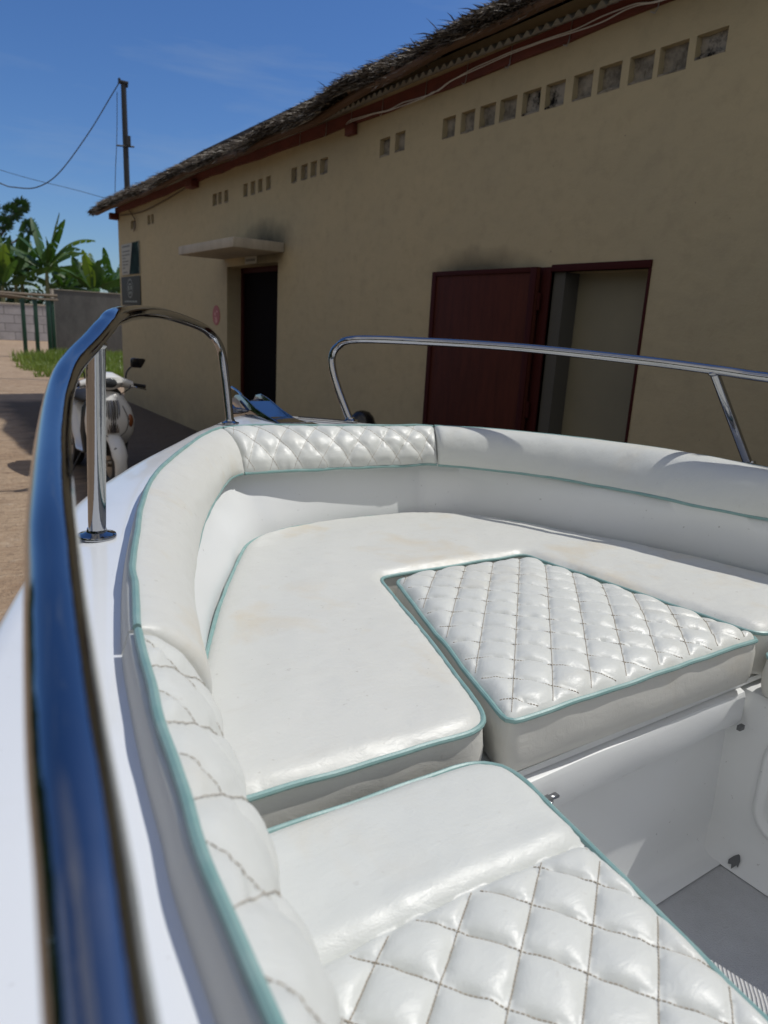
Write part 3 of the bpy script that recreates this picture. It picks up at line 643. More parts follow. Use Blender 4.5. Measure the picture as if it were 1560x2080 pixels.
# low leafy bushes closing the view under the bananas
def bush(x, y, r, h, n, seed, label):
    rr = random.Random(seed); p = empty('bush', (x, y, 0), label, 'bush', 'bushes under the banana plants'); V = []; F = []
    for k in range(n):
        a = rr.uniform(0, 2*PI); q = math.sqrt(rr.random())*r; z = rr.uniform(.1, 1)*h*(1-.45*(q/r)**2)*(.75+.25*math.sin(a*3+seed)); c = np.array((q*math.cos(a), q*math.sin(a), z))
        d = np.array([rr.gauss(0, 1) for _ in range(3)]); d /= np.linalg.norm(d); s_ = np.cross(d, [rr.gauss(0, 1) for _ in range(3)]); s_ /= np.linalg.norm(s_); L = rr.uniform(.14, .32); w_ = L*.32; m = len(V)
        V += [c, c+d*L*.5+s_*w_, c+d*L, c+d*L*.5-s_*w_]; F.append((m, m+1, m+2, m+3))
    mesh_obj('foliage', V, F, M['dark_leaf'], p, smooth=False, local=True)
    st = MB()
    for k in range(6):
        a = rr.uniform(0, 2*PI); st.tube([(.05*math.cos(a), .05*math.sin(a), 0), (r*.4*math.cos(a), r*.4*math.sin(a), h*.7)], [.03, .01], 5)
    st.build('stem', M['bark'], p, local=True)
for i, (x, y, r, h, lb) in enumerate([(3.4, 32.5, 1.5, 2.9, 'dark bush behind the bamboo rails at the left edge'), (5.4, 33, 1.5, 2.9, 'dark bush behind the tallest banana plant'), (7.2, 32.5, 1.4, 2.75, 'dark bush behind the grey wall near its middle'), (9.0, 32, 1.5, 2.6, 'dark bush close to the building corner'), (1.2, 33, 1.7, 3.3, 'dark bush beyond the left end of the bananas')]):
    bush(x*1.37, y*1.37, r*1.35, h*1.2, 3400, 100+i, lb)
rr = random.Random(5)
tr = empty('dark_tree', (4.55, 44.5, 0), 'dark tree with dense bristly leaf clumps above the bananas at the left edge', 'tree')
tk = MB(); tk.tube([(0, 0, 0), (.05, 0, 2), (.1, 0, 4)], [.16, .13, .07], 8)
V = []; F = []
for (cx, cz, rx, rz) in ((.95, 4.95, .42, .36), (1.28, 5.25, .30, .26), (.55, 4.45, .40, .30), (.0, 5.0, .55, .5), (1.55, 4.45, .26, .28), (-.6, 4.6, .6, .6), (-.2, 5.9, .5, .5), (-.9, 5.4, .6, .5), (.35, 3.7, .6, .4)):
    tk.tube([(.1, 0, 3.4), (cx*.6, 0, cz*.85), (cx, 0, cz)], [.05, .035, .015], 5)
    for k in range(420):
        d = np.array([rr.gauss(0, 1) for _ in range(3)]); d /= np.linalg.norm(d); c = np.array((cx, rr.uniform(-.1, .1), cz)) + d*np.array((rx, rx, rz))*rr.uniform(.3, .8)
        d = d + np.array((.5, 0, .4)); d /= np.linalg.norm(d); s_ = np.cross(d, (.2, 1, .1)); s_ /= np.linalg.norm(s_); L = rr.uniform(.13, .26); w_ = .022; m = len(V)
        V += [c, c+d*L*.4+s_*w_, c+d*L, c+d*L*.4-s_*w_]; F.append((m, m+1, m+2, m+3))
tk.build('trunk', M['bark'], tr, local=True); mesh_obj('crown', V, F, M['dark_leaf'], tr, smooth=False, local=True); tr.scale = (1.27,)*3

# wood on the far side of the yard, beside and behind the viewer
V = []; F = []
def clump(x, y, z, L):
    d = np.array([rr.gauss(0, 1) for _ in range(3)]); d /= np.linalg.norm(d); s_ = np.cross(d, [rr.gauss(0, 1) for _ in range(3)]); s_ /= np.linalg.norm(s_); c = np.array((x, y, z)); m = len(V)
    V.extend([c-d*L, c+s_*L*.4, c+d*L, c-s_*L*.4]); F.append((m, m+1, m+2, m+3))
for k in range(9000):
    q = rr.random(); hgt = 3.0 + .8*math.sin(q*23) + .6*math.sin(q*61+1)
    if q < .62: bx, by = -6.0 - .5*math.sin(q*9), -8 + q/.62*24
    else: bx, by = -5 + (q-.62)/.38*18, -8.5
    z = hgt*math.sqrt(rr.random()); w_ = .9*(1-z/hgt*.5)
    clump(bx+rr.uniform(-w_, w_), by+rr.uniform(-w_, w_), z, rr.uniform(.25, .5))
tag(mesh_obj('wood', V, F, M['dark_leaf'], smooth=False), 'dense green wood across the yard beside the boat', 'wood', kind='stuff')


# round-topped black fender standing by the wall
p = empty('boat_fender', (2.75, 4.35, 0), 'black round-topped rubber fender standing against the wall beyond the bow', 'fender')
MB().lathe((2.75, 4.35, 0), [(.07, 0), (.10, .04), (.105, .3), (.105, .76), (.098, .82), (.080, .87), (.05, .902), (.02, .912)], 24).build('body', M['black_gloss'], p)
MB().lathe((2.75, 4.35, 0), [(.1065, .80), (.1095, .81), (.1065, .82)], 24, cap=False).build('band', M['black'], p)

# ------------------------------------------------------------------ boat
boat = empty('motor_boat', (1.05, 0, 0), 'white open motor boat with stainless bow rails and padded bow seating', 'boat')
KT = [(.02,-2.2),(.055,-.6),(.1075,.227),(.1255,.406),(.1450,.543),(.1755,.702),(.242,.951),(.355,1.28),(.476,1.52),(.685,1.855),(.822,1.932),(1.056,1.885),(1.30,1.835),(1.411,1.805),(1.622,1.618),(1.805,1.276),(1.842,.945),(1.92,.55),(1.99,-.6),(2.0,-2.2)]
KB = [(.095,-2.2),(.130,-.6),(.174,.23),(.197,.41),(.220,.545),(.252,.70),(.325,.96),(.449,1.263),(.573,1.51),(.700,1.715),(.80,1.738),(1.0,1.722),(1.25,1.698),(1.335,1.675),(1.49,1.50),(1.598,1.275),(1.675,.93),(1.80,.55),(1.88,-.6),(1.89,-2.2)]
KW = [(.150,-2.2),(.160,-.6),(.175,.23),(.190,.41),(.215,.545),(.255,.70),(.345,.95),(.485,1.262),(.62,1.49),(.735,1.684),(.86,1.732),(1.065,1.750),(1.29,1.730),(1.365,1.690),(1.52,1.575),(1.645,1.30),(1.79,.86),(1.84,.55),(1.90,-.6),(1.905,-2.2)]
KE = [(-.12,-2.2),(-.11,-.6),(-.075,.227),(-.048,.406),(-.015,.543),(.032,.702),(.107,.942),(.235,1.30),(.405,1.60),(.60,1.885),(.775,2.125),(1.06,2.41),(1.345,2.12),(1.52,1.885),(1.73,1.60),(1.90,1.30),(2.02,.942),(2.09,.60),(2.23,-.6),(2.24,-2.2)]
NK = len(KT)-1
KB = [(x*1.0253, y*1.0253) if k >= 7 else (x, y) for k, (x, y) in enumerate(KB)]
ZT, ZB, ZD, ZSEAT, ZFLOOR = 1.200, 1.095, 1.170, .95, .452
KT3 = [(x, y, ZT) for x, y in KT]; KB3 = [(x, y, ZB) for x, y in KB]
def path(t): return crom(KT3, t), crom(KB3, t), crom(KW, t), crom(KE, t)

# deck (gunwale) with a rolled outer edge, then the hull skin
tt = np.linspace(0, NK, 420); T, Bm, Wl, Eg = path(tt)
rings = []
for i in range(len(tt)):
    a = Bm[i, :2]*.45 + T[i, :2]*.55; e = Eg[i]; d = e-a; L = np.linalg.norm(d); u = d/max(L, 1e-6)
    r = []
    for q in (0, .1, .3, .5, .7, .88): p = a + d*q; r.append((p[0], p[1], ZD - .002 + .006*math.sin(PI*min(1, q*1.05))))
    for h, z in ((-.006, ZD-.001), (.004, ZD-.006), (.011, ZD-.016), (.014, ZD-.03), (.014, ZD-.055)): p = e + u*h; r.append((p[0], p[1], z))
    rings.append(r)
MB().loft(rings, cap=False, closed=False).build('deck', M['gel'], boat, sharp=60)
hr = []
for (z, a, b) in ((1.118, 1.006, 1.0), (1.05, 1.0, .998), (.85, .96, .985), (.6, .88, .955), (.38, .76, .92), (.18, .50, .87), (.06, .12, .83), (.03, .02, .82)):
    hr.append([(1.06+(x-1.06)*a, -2.2+(y+2.2)*b, z) for x, y in Eg[::4]])
hm = MB().loft(hr, cap=False, closed=False)
for rr_ in (hr,):      # transom
    m = [r[0] for r in hr] + [r[-1] for r in hr][::-1]; hm.add(m, [list(range(len(m)))])
hm.build('hull', M['gel'], boat, sharp=50)
MB().tube([(x, y, 1.085) for x, y in (1.06+(Eg-[1.06, 0])*[1.008, 1.001]-[1.06*0, 0])[::3]] if False else [(1.06+(x-1.06)*1.010, y*1.002, 1.095) for x, y in Eg[::3]], .016, 8).build('rub_rail', M['rubrail'], boat)
MB().box(1.1, 1.2, -2.0, 1.2, .0, .05).build('keel_shoe', M['black'], boat)

# inner liner: bow coaming wall, under-pad return, seat shelf, front panel, lockers, floor
rings = []
for i in range(len(tt)):
    b = Bm[i, :2]; wv_ = Wl[i]; a = b*.5 + T[i, :2]*.5
    out = (T[i, :2]-b); out /= np.linalg.norm(out)
    top = b + out*(.006 + .042*min(1, max(0, (tt[i]-5)/1.5))*min(1, max(0, (15-tt[i])/1.5)))
    rings.append([(*a, 1.160), (*(b+out*.03), 1.102), (*(top*.97+wv_*.03), 1.090), (*(top*.72+wv_*.28), 1.045), (*(top*.30+wv_*.70), .98), (*(top*.06+wv_*.94), .91), (*wv_, .868), (*(wv_-out*.02), .846)])
MB().loft(rings, cap=False, closed=False).build('coaming_liner', M['gel_in'], boat, sharp=70)
sel = [i for i in range(len(tt)) if Wl[i, 1] > .672]
poly = [(*Wl[i], .846) for i in sel] + [(Wl[sel[-1]][0], .668, .846), (Wl[sel[0]][0], .668, .846)]
MB().extr(poly[::-1], (0, 0, -.012)).build('seat_shelf', M['gel_in'], boat, smooth=False)
lip = MB(); lp = []
for x in np.linspace(.62, 1.358, 24):
    wv2 = .0012*math.sin(x*23)
    lp.append([(x, .700, .832), (x, .668+wv2, .832), (x, .658+wv2, .828), (x, .654+wv2, .818), (x, .654+wv2, .768), (x, .657, .758), (x, .668, .752), (x, .700, .752)])
lip.loft(lp).build('seat_front_lip', M['gel_in'], boat)
fp = []
for x in np.linspace(.56, 1.42, 12):
    ring_ = [(x, .690, .752), (x, .688, .70), (x, .684, .55)]
    for a in np.linspace(0, PI/2, 7): ring_.append((x, .644+.038*math.cos(a), ZFLOOR+.041-.038*math.sin(a)))
    ring_.append((x, .622, ZFLOOR+.003)); fp.append(ring_)
MB().loft(fp, cap=False, closed=False).build('front_panel', M['gel_in'], boat)
MB().add([(.55, -2.2, ZFLOOR), (1.45, -2.2, ZFLOOR), (1.45, .66, ZFLOOR), (.55, .66, ZFLOOR)], [(0, 1, 2, 3)]).build('cockpit_floor', M['nonskid'], boat, smooth=False)
# port bench base
pb = []
for y in np.linspace(-2.2, .66, 14):
    xi = .585 + .055*max(0, min(1, (y+.2)/.8)) - .02
    pb.append([(.20, y, .815), (xi-.015, y, .815), (xi-.004, y, .811), (xi, y, .80), (xi-.004, y, .60), (xi+.002, y, .50), (xi+.015, y, .465), (xi+.05, y, ZFLOOR+.002)])
MB().loft(pb, cap=False, closed=False).build('port_locker', M['gel_in'], boat)
sb = []
for y in np.linspace(-2.2, .70, 14):
    xi = 1.372
    sb.append([(1.90, y, .828), (xi+.022, y, .828), (xi+.008, y, .824), (xi, y, .812), (xi+.002, y, .55), (xi, y, .51), (xi-.012, y, .478), (xi-.045, y, ZFLOOR+.002)][::-1])
ls = MB().loft(sb, cap=False, closed=False); ls.build('starboard_locker', M['gel_in'], boat)
# hatch in the locker face: rounded raised panel inside a moulded groove
def rrect(y0, y1, z0, z1, r, n=7):
    P = []
    for (cy, cz, a0) in ((y1-r, z1-r, 0), (y0+r, z1-r, PI/2), (y0+r, z0+r, PI), (y1-r, z0+r, 1.5*PI)):
        for a in np.linspace(a0, a0+PI/2, n): P.append((cy+r*math.cos(a), cz+r*math.sin(a)))
    return P
hr_ = []
for (ins, x) in ((0, 1.3715), (.004, 1.3655), (.012, 1.3650), (.018, 1.3705), (.024, 1.371), (.032, 1.366), (.06, 1.3645)):
    hr_.append([(x, y, z) for y, z in rrect(.06+ins, .604-ins, .535+ins, .768-ins, .06-ins*.5)])
MB().loft(hr_).build('locker_hatch', M['gel_in'], boat, sharp=60)
# chipped corner at the foot of the locker
rr = random.Random(3); m = MB()
pc = [(.50, .05), (.62, .02), (.80, .22), (.97, .55), (.86, .78), (.66, .70), (.52, .92), (.36, .60), (.22, .66), (.30, .30)]
P_ = []
for (a, b) in pc: q_ = (1-b); P_.append((1.3275+.030*q_-.0012, .585+.030*a, .4545+.0245*q_+.0018))
m.add(P_, [list(range(len(P_)))]); m.build('chipped_gap', M['rubrail'], boat, smooth=False)
m = MB(); m.box(.772, .795, .640, .6535, .787, .796).tube([(.783, .636, .797), (.783, .636, .780)], .004, 8).box(.795, .812, .643, .6535, .789, .794); m.build('lip_latch', M['chrome'], boat, bevel=.0015)
m = MB(); m.box(1.345, 1.36, .645, .653, .748, .758).build('lip_stop', M['rubrail'], boat)
m = MB(); q = []
for s_ in np.linspace(0, 1, 16):
    y = .42 - s_*.75; xo = .60 + .128*math.sin(PI*min(1, s_*1.9+.08))**.6 if s_ < .5 else .728
    q.append([(.575, y, .812), (xo-.02, y, .8195), (xo-.004, y, .816), (xo, y, .806), (xo-.006, y, .796), (.575, y, .795)])
m.loft(q); mato = m.build('woven_mat', M['mat_white'], org=(.65, .1, .8)); tag(mato, 'folded white woven mat tucked under the edge of the nearest bench cushion', 'mat')

# ------------------------------------------------------------------ coaming pads round the bow
def diamond(a, p=2.4):
    d = np.abs(a - np.round(a)); return 1-(1-2*d)**p
TDIAG = .70
def pad(name, k0, k1, quilt, label, ds=.0065, nt_=34, dirty=False, per=.080, td=TDIAG, endoff=None, bul=.030, qa=.0089, qc=.5):
    t0 = np.linspace(k0, k1, 600); Tq, Bq, _, _ = path(t0); L = arclen((Tq+Bq)/2); n = max(8, int(L[-1]/ds)); ts = np.interp(np.linspace(0, L[-1], n+1), L, t0)
    if endoff: quilt = -(L[-1]-endoff) % per
    T, Bm, _, _ = path(ts); s = np.linspace(0, L[-1], n+1)
    tan = np.gradient((T+Bm)/2, axis=0); tan /= np.linalg.norm(tan, axis=1, keepdims=True)
    nrm = np.cross(tan, Bm-T); nrm /= np.linalg.norm(nrm, axis=1, keepdims=True); nrm *= np.sign(nrm[:, 2:3])
    tq = np.linspace(0, 1, nt_+1)
    S, Q = np.meshgrid(s, tq, indexing='ij')
    bulge = (.046*np.sin(PI*Q**.85)**.75 if 13 <= k0 < 18 else bul*np.sin(PI*Q)**.62)
    end = np.minimum(S, L[-1]-S); ef = np.clip(end/.020, 0, 1); ef = np.sqrt(1-(1-ef)**2)
    H = bulge*(.72+.28*ef) - .003*(1-ef)
    if quilt:
        a_ = (S+quilt)/per + (Q-qc)/td; b_ = (S+quilt)/per - (Q-qc)/td
        H = H - .0015 + qa*(diamond(a_)*diamond(b_))**.62*np.clip(np.minimum(Q, 1-Q)/.12, 0, 1)
        fq = (diamond(a_)*diamond(b_))**.62; H += (.0006+.0012*(1-fq))*noise2(S/.014, Q/.12, 3)
    else:
        H += .0006*noise2(S/.09, Q/.35, 5) + .0004*noise2(S/.025, Q/.15, 6)
    P = T[:, None]*(1-Q[..., None]) + Bm[:, None]*Q[..., None] + nrm[:, None]*H[..., None]
    m_ = MB(); nn = nt_+1
    hor = nrm*[1, 1, 0]; hor /= np.linalg.norm(hor, axis=1, keepdims=True)
    back = T - hor*.005; back[:, 2] = ZT-.003; fo = np.interp(ts, [0, 5, 8, 10, 14, 19], [.014, .013, .010, .008, .010, .014])[:, None]; foot = T - hor*fo; foot[:, 2] = ZD+.0005
    jb = .0015*smooth_noise1(s, 3, .06)
    und = Bm - hor*.035; und[:, 2] = ZB+.004
    rows = [foot, back] + [P[:, j] for j in range(nn)] + [und]
    nv = len(rows); V = np.stack(rows, 1).reshape(-1, 3); F = [(i*nv+j, (i+1)*nv+j, (i+1)*nv+j+1, i*nv+j+1) for i in range(n) for j in range(nv-1)]
    F.append([j for j in range(nv)]); F.append([n*nv+j for j in range(nv)][::-1])
    o = mesh_obj(name, V, F, M['vinyl'] if not dirty else M['vinyl_dirty'], boat, sharp=75)
    o.data.materials.append(M['vinyl_back'])
    for fi, p_ in enumerate(o.data.polygons):
        if fi < n*(nv-1) and fi % (nv-1) == 0: p_.material_index = 1
    tag(o, label)
    for k_, (row, sd) in enumerate(((0, 11), (1, 23))):
        base = (T + hor*.003 + [0, 0, .002]) if row == 0 else (Bm - hor*.002 + [0, 0, -.002])
        w_ = smooth_noise1(s + k0, sd, .055)*.0008; w2 = smooth_noise1(s + k0, sd+1, .07)*.0009
        c_ = base + hor*w_[:, None] + np.array((0, 0, 1))*w2[:, None]
        MB().tube(c_[::2] if n > 60 else c_, .0044, 8).build('piping', M['teal'], o)
    if quilt:
        st = MB(); step = .0052
        def surf(sv, qv):
            i = min(max(sv/L[-1]*n, 0), n-1e-6); j = min(max(qv*nt_, 0), nt_-1e-6); a = int(i); b = int(j); f = i-a; g2 = j-b
            return (P[a, b]*(1-f)+P[a+1, b]*f)*(1-g2) + (P[a, b+1]*(1-f)+P[a+1, b+1]*f)*g2
        for sg in (-1, 1):
            for kk in range(-3, int(L[-1]/per)+4):
                q = .03
                while q < .97:
                    qn = q + step/.13
                    s0 = (kk - sg*(q-qc)/td)*per - quilt; s1 = (kk - sg*(q+(qn-q)*.80-qc)/td)*per - quilt
                    if .004 < min(s0, s1) and max(s0, s1) < L[-1]-.004 and s0 < 3.2:
                        i = min(int(s0/L[-1]*n), n); nv2 = nrm[i]; lf = .0011 if k0 < 2 else .0005; a = surf(s0, q)+nv2*lf; b = surf(s1, q+(qn-q)*.80)+nv2*lf
                        ax = (b-a)/2; sd_ = np.cross(ax, nv2); sd_ = sd_/max(np.linalg.norm(sd_), 1e-9)*(.00036 if k0 < 2 else .00045)
                        st.obox((a+b)/2, ax, sd_, nv2*.0004)
                    q = qn
        st.build('stitching', M['thread_pale'] if k0 < 2 else M['thread'], o, smooth=False)
    return o
pad('coaming_pad', 0.0, 4.80, .030, 'quilted pad along the near left gunwale', per=.099, td=1.12, endoff=.045, bul=.014, qa=.0088, qc=.37)
pad('coaming_pad', 4.83, 9.40, 0, 'smooth curved pad along the left bow gunwale', dirty=True)
pad('coaming_pad', 9.42, 13.0, .021, 'diamond-quilted pad across the bow')
pad('coaming_pad', 13.02, 16.75, 0, 'smooth pad along the right gunwale, in the building shade')
pad('coaming_pad', 16.78, 19.0, .02, None, ds=.02, nt_=16)

# ------------------------------------------------------------------ loose seat cushions
def seg_dist(P, poly):
    d = np.full(len(P), 1e9)
    for i in range(len(poly)):
        a, b = poly[i], poly[(i+1) % len(poly)]; e = b-a; t_ = np.clip(((P-a)@e)/max(e@e, 1e-12), 0, 1); d = np.minimum(d, np.linalg.norm(P-(a+t_[:, None]*e), axis=1))
    return d
def inside(P, poly):
    x, y = P[:, 0], P[:, 1]; c = np.zeros(len(P), bool)
    for i in range(len(poly)):
        a, b = poly[i-1], poly[i]
        k = (a[1] > y) != (b[1] > y)
        with np.errstate(divide='ignore', invalid='ignore'): xx = (b[0]-a[0])*(y-a[1])/(b[1]-a[1]) + a[0]
        c ^= k & (x < xx)
    return c
def cushion(name, outline, ztop, thick, label, latt=None, seam=None, spacing=.012, crown=.010, group=None, qh=.0095, sub=12, edge=.030, drop=.012, dirty=False, pipe=.0044):
    poly = resample(outline, min(.012, spacing*1.2), True); cen = poly.mean(0)
    root = empty(name, (cen[0], cen[1], ztop-thick), label, 'cushion', group)
    lo, hi = poly.min(0), poly.max(0)
    if latt:
        o_, a_, b_ = (np.array(q) for q in latt); A = np.array((a_, b_)).T; Ai = np.linalg.inv(A)
        cr = np.array([Ai@(np.array(c_)-o_) for c_ in ((lo[0], lo[1]), (lo[0], hi[1]), (hi[0], lo[1]), (hi[0], hi[1]))]); u0, u1 = np.floor(cr.min(0)), np.ceil(cr.max(0))
        iu = np.arange(u0[0]*sub, u1[0]*sub+1); iv = np.arange(u0[1]*sub, u1[1]*sub+1); U, Vv = np.meshgrid(iu/sub, iv/sub); G = o_ + np.stack([U.ravel(), Vv.ravel()], 1)@A.T
    else:
        gx = np.arange(lo[0], hi[0], spacing); gy = np.arange(lo[1], hi[1], spacing); U, Vv = np.meshgrid(gx, gy); G = np.stack([U.ravel(), Vv.ravel()], 1) + RNG.normal(size=(U.size, 2))*spacing*.05
    G = G[inside(G, poly)]; dd = seg_dist(G, poly); sp = .0035 if latt else spacing*.5; G = G[dd > sp]
    if seam is not None:
        p0_, n0_ = np.array(seam[0]), np.array(seam[1]); t0_ = np.array((n0_[1], -n0_[0])); sd0 = (G-p0_)@n0_
        gx = np.arange(lo[0]-.1, hi[0]+.1, .010); gy = np.arange(.055, hi[1]-lo[1], .010); U, Vv = np.meshgrid(gx, gy); Pl = np.stack([U.ravel(), Vv.ravel()+p0_[1]], 1); Pl = Pl[(Pl-p0_)@n0_ > .052]
        rows_ = [p0_ + n0_*o2 + np.outer(np.arange(-.6, .6, .0065), t0_) for o2 in (-.006, -.003, 0, .002, .005, .009, .014, .020, .027, .035, .044)]
        G = np.vstack([G[sd0 < -.008], Pl] + rows_); G = G[inside(G, poly)]; G = G[seg_dist(G, poly) > .0035]
    allp = np.vstack([poly, G]); nb = len(poly)
    vs, es, fs, _, _, _ = delaunay_2d_cdt([Vector(p) for p in allp], [(i, (i+1) % nb) for i in range(nb)], [list(range(nb))], 1, 1e-6)
    X = np.array([(v_.x, v_.y) for v_ in vs])
    def height(P):
        d = seg_dist(P, poly); e = np.clip(d/edge, 0, 1); z = ztop - drop*(1-np.sqrt(np.maximum(0, 1-(1-e)**2))) + crown*np.clip(d/.16, 0, 1)**.7
        z = z + .0016*noise2(P[:, 0]/.09+7, P[:, 1]/.09+3, 9) + .0006*noise2(P[:, 0]/.025, P[:, 1]/.025, 10)
        qm = np.ones(len(P))
        if seam is not None:
            p0, nrm_ = np.array(seam[0]), np.array(seam[1]); sdist = (P-p0)@nrm_
            z = z - .010*np.exp(-np.abs(sdist)/.010); z = z + .003*np.exp(-((sdist-.022)/.015)**2); qm = (sdist < 0)*np.clip(-sdist/.012, 0, 1)
            z = np.where(sdist < 0, z-.001, z)
        if latt:
            q = (P-o_)@Ai.T; f = (diamond(q[:, 0])*diamond(q[:, 1]))**.62; z = z + qm*(qh*f - qh*.35)*np.clip(d/.018, 0, 1)
            z += qm*.0011*noise2(P[:, 0]/.011, P[:, 1]/.011, 12)*(1-f)
        return z
    Zt = height(X); Zt[seg_dist(X, poly) < 1e-5] = ztop-drop
    top = mesh_obj('top_panel', np.column_stack([X, Zt]), fs, M['vinyl_dirty'] if dirty else M['vinyl'], root, sharp=80)
    # boxing (side band)
    e1 = np.roll(poly, -1, 0)-np.roll(poly, 1, 0); nn = np.stack([e1[:, 1], -e1[:, 0]], 1); nn /= np.linalg.norm(nn, axis=1, keepdims=True)
    area = .5*np.sum(poly[:, 0]*np.roll(poly[:, 1], -1) - np.roll(poly[:, 0], -1)*poly[:, 1])
    if area < 0: nn = -nn
    rows = []; al = arclen(np.vstack([poly, poly[:1]]))[:-1]
    for q, off in ((0, 0), (.05, .001), (.25, .004), (.5, .005), (.75, .004), (.95, .000), (1, -.006)):
        pp = poly + nn*(off + .0012*smooth_noise1(al, int(q*20)+3, .09)[:, None]*math.sin(PI*q)); rows.append(np.column_stack([pp, np.full(nb, ztop-drop-(thick-drop)*q)]))
    V = np.vstack(rows); F = []
    for k in range(len(rows)-1):
        for i in range(nb): j = (i+1) % nb; F.append((k*nb+i, k*nb+j, (k+1)*nb+j, (k+1)*nb+i))
    F.append([(len(rows)-1)*nb+i for i in range(nb)])
    mesh_obj('side_band', V, F, M['vinyl_grey'], root, sharp=70)
    jit = smooth_noise1(al, 31, .05)*.0007
    MB().tube(np.column_stack([poly + nn*(.0015+jit[:, None]), np.full(nb, ztop-drop+.001)+smooth_noise1(al, 33, .07)*.0008]), pipe, 8, closed=True).build('piping', M['teal'], root)
    if latt:
        st = MB(); pts = []
        corners = [Ai@(np.array(c_)-o_) for c_ in ((lo[0], lo[1]), (lo[0], hi[1]), (hi[0], lo[1]), (hi[0], hi[1]))]; mn = np.floor(np.min(corners, 0)); mx_ = np.ceil(np.max(corners, 0))
        for ax in (0, 1):
            ln = np.linalg.norm(A[:, 1-ax]); stp = .0046/ln
            for k in np.arange(mn[ax], mx_[ax]+1):
                v_ = np.arange(mn[1-ax], mx_[1-ax], stp)
                q0 = np.stack([np.full(len(v_), k), v_], 1) if ax == 0 else np.stack([v_, np.full(len(v_), k)], 1)
                q1 = q0.copy(); q1[:, 1-ax] += stp*.72
                pts.append((o_ + q0@A.T, o_ + q1@A.T))
        a = np.vstack([p[0] for p in pts]); b = np.vstack([p[1] for p in pts]); ok = inside(a, poly) & inside(b, poly) & (a[:, 1] > -.35)
        if seam is not None: ok &= ((a-np.array(seam[0]))@np.array(seam[1]) < -.003)
        a, b = a[ok], b[ok]; far = (seg_dist(a, poly) > .007); a, b = a[far], b[far]; za, zb = height(a)+.0007, height(b)+.0007
        for p, q, z0, z1 in zip(a, b, za, zb):
            A3 = np.array((*p, z0)); B3 = np.array((*q, z1)); d_ = (B3-A3)/2; s_ = np.cross(d_, (0, 0, 1)); s_ = s_/np.linalg.norm(s_)*.00050
            st.obox((A3+B3)/2, d_, s_, (0, 0, .0007))
        st.build('stitching', M['thread'], top, smooth=False)
    return root
q = .0625/math.sqrt(2)
SEATS = 'loose cushions of the bow seating'
infill = round_poly([(.697, .662), (1.356, .652), (1.318, .95), (1.288, 1.222), (.893, 1.240), (.775, .90)], [.022, .012, .2, .05, .03, .2])
cushion('seat_cushion', infill, .958, .108, 'diamond-quilted infill cushion in the middle of the bow seat', latt=((.8675, .8275), (q, q), (q, -q)), crown=.014, group=SEATS, qh=.0090, edge=.035, drop=.014)
ucush = round_poly([(.672, .671), (.24, .697), (.252, .80), (.345, .985), (.479, 1.258), (.60, 1.47), (.717, 1.660), (.86, 1.722), (1.065, 1.740), (1.285, 1.720), (1.355, 1.675), (1.507, 1.565), (1.635, 1.29), (1.775, .865), (1.80, .66), (1.388, .660), (1.352, .96), (1.318, 1.262), (.868, 1.275), (.752, .895)],
                   [.05, .02, .1, .1, .2, .1, .09, .1, .1, .1, .05, .12, .2, .1, .02, .045, .2, .03, .03, .2])
cushion('seat_cushion', ucush, .955, .108, 'large plain U-shaped cushion filling the bow round the quilted infill', spacing=.013, group=SEATS, crown=.008, dirty=True, edge=.034, drop=.013)
pbench = round_poly([(.655, .637), (.20, .652), (.18, .45), (.165, .2), (.155, -1.4), (.54, -1.4), (.550, -.2), (.583, .206), (.624, .447)], [.075, .02, .2, .2, .02, .02, .3, .4, .2])
cushion('seat_cushion', pbench, .932, .108, 'nearest bench cushion, half plain and half diamond-quilted, in the foreground', latt=((.574, .390), (.0365, -.0495), (-.0505, -.0365)), seam=((.45, .4525), (.03, .9995)), group=SEATS, qh=.0100, sub=14, crown=.008, edge=.03, drop=.012, pipe=.0042)
sbench = round_poly([(1.352, .634), (1.85, .634), (1.87, -1.4), (1.352, -1.4)], .03)
cushion('seat_cushion', sbench, .928, .092, 'bench cushion at the right edge of the picture, its corner just showing', spacing=.02, group=SEATS)

# ------------------------------------------------------------------ stainless bow rails, roller, fittings (parts of the boat)
def rail(pts, sp_top, sp_base, flanges, label):
    P = spline(np.array(pts)+[0, 0, 1.5], 260)
    ro = MB().tube(P, .0133, 20).build('bow_rail', M['chrome'], boat); tag(ro, label)
    for tp, bs in zip(sp_top, sp_base):
        MB().tube([np.array(bs)+[0, 0, 1.5], np.array(tp)+[0, 0, 1.5]], .0127, 18).build('stanchion', M['chrome'], ro)
        c_ = np.array(tp)+[0, 0, 1.492]; MB().ball(c_, .0145, .0145, .008, 16, 8).build('weld_collar', M['chrome'], ro)
    for (x, y, tl) in flanges:
        MB().lathe((x, y, ZD+.0045), [(.0275, 0), (.028, .002), (.027, .0045), (.020, .006), (.015, .009), (.0135, .014)], 28).build('base_flange', M['chrome'], ro)
rail([(.868, 2.165, -.330), (.866, 2.20, -.19), (.858, 2.222, -.095), (.822, 2.21, -.050), (.748, 2.115, -.0245), (.56, 1.8, .001), (.417, 1.5, .003), (.278, 1.14, -.006), (.239, 1.045, -.020), (.205, .973, -.039), (.173, .904, -.055), (.148, .832, -.068), (.125, .746, -.084), (.101, .632, -.098), (.079, .513, -.108), (.063, .421, -.116), (.054, .362, -.124), (.046, .309, -.131), (.036, .236, -.143), (.031, .190, -.156), (.026, .148, -.170), (.016, .06, -.193), (.0, -.1, -.235), (-.03, -.35, -.29), (-.045, -.52, -.33)],
     [(.217, 1.003, -.034)], [(.222, 1.076, -.330)], [(.868, 2.165, 0), (.222, 1.076, 0)], 'left bow rail passing close by in the foreground')
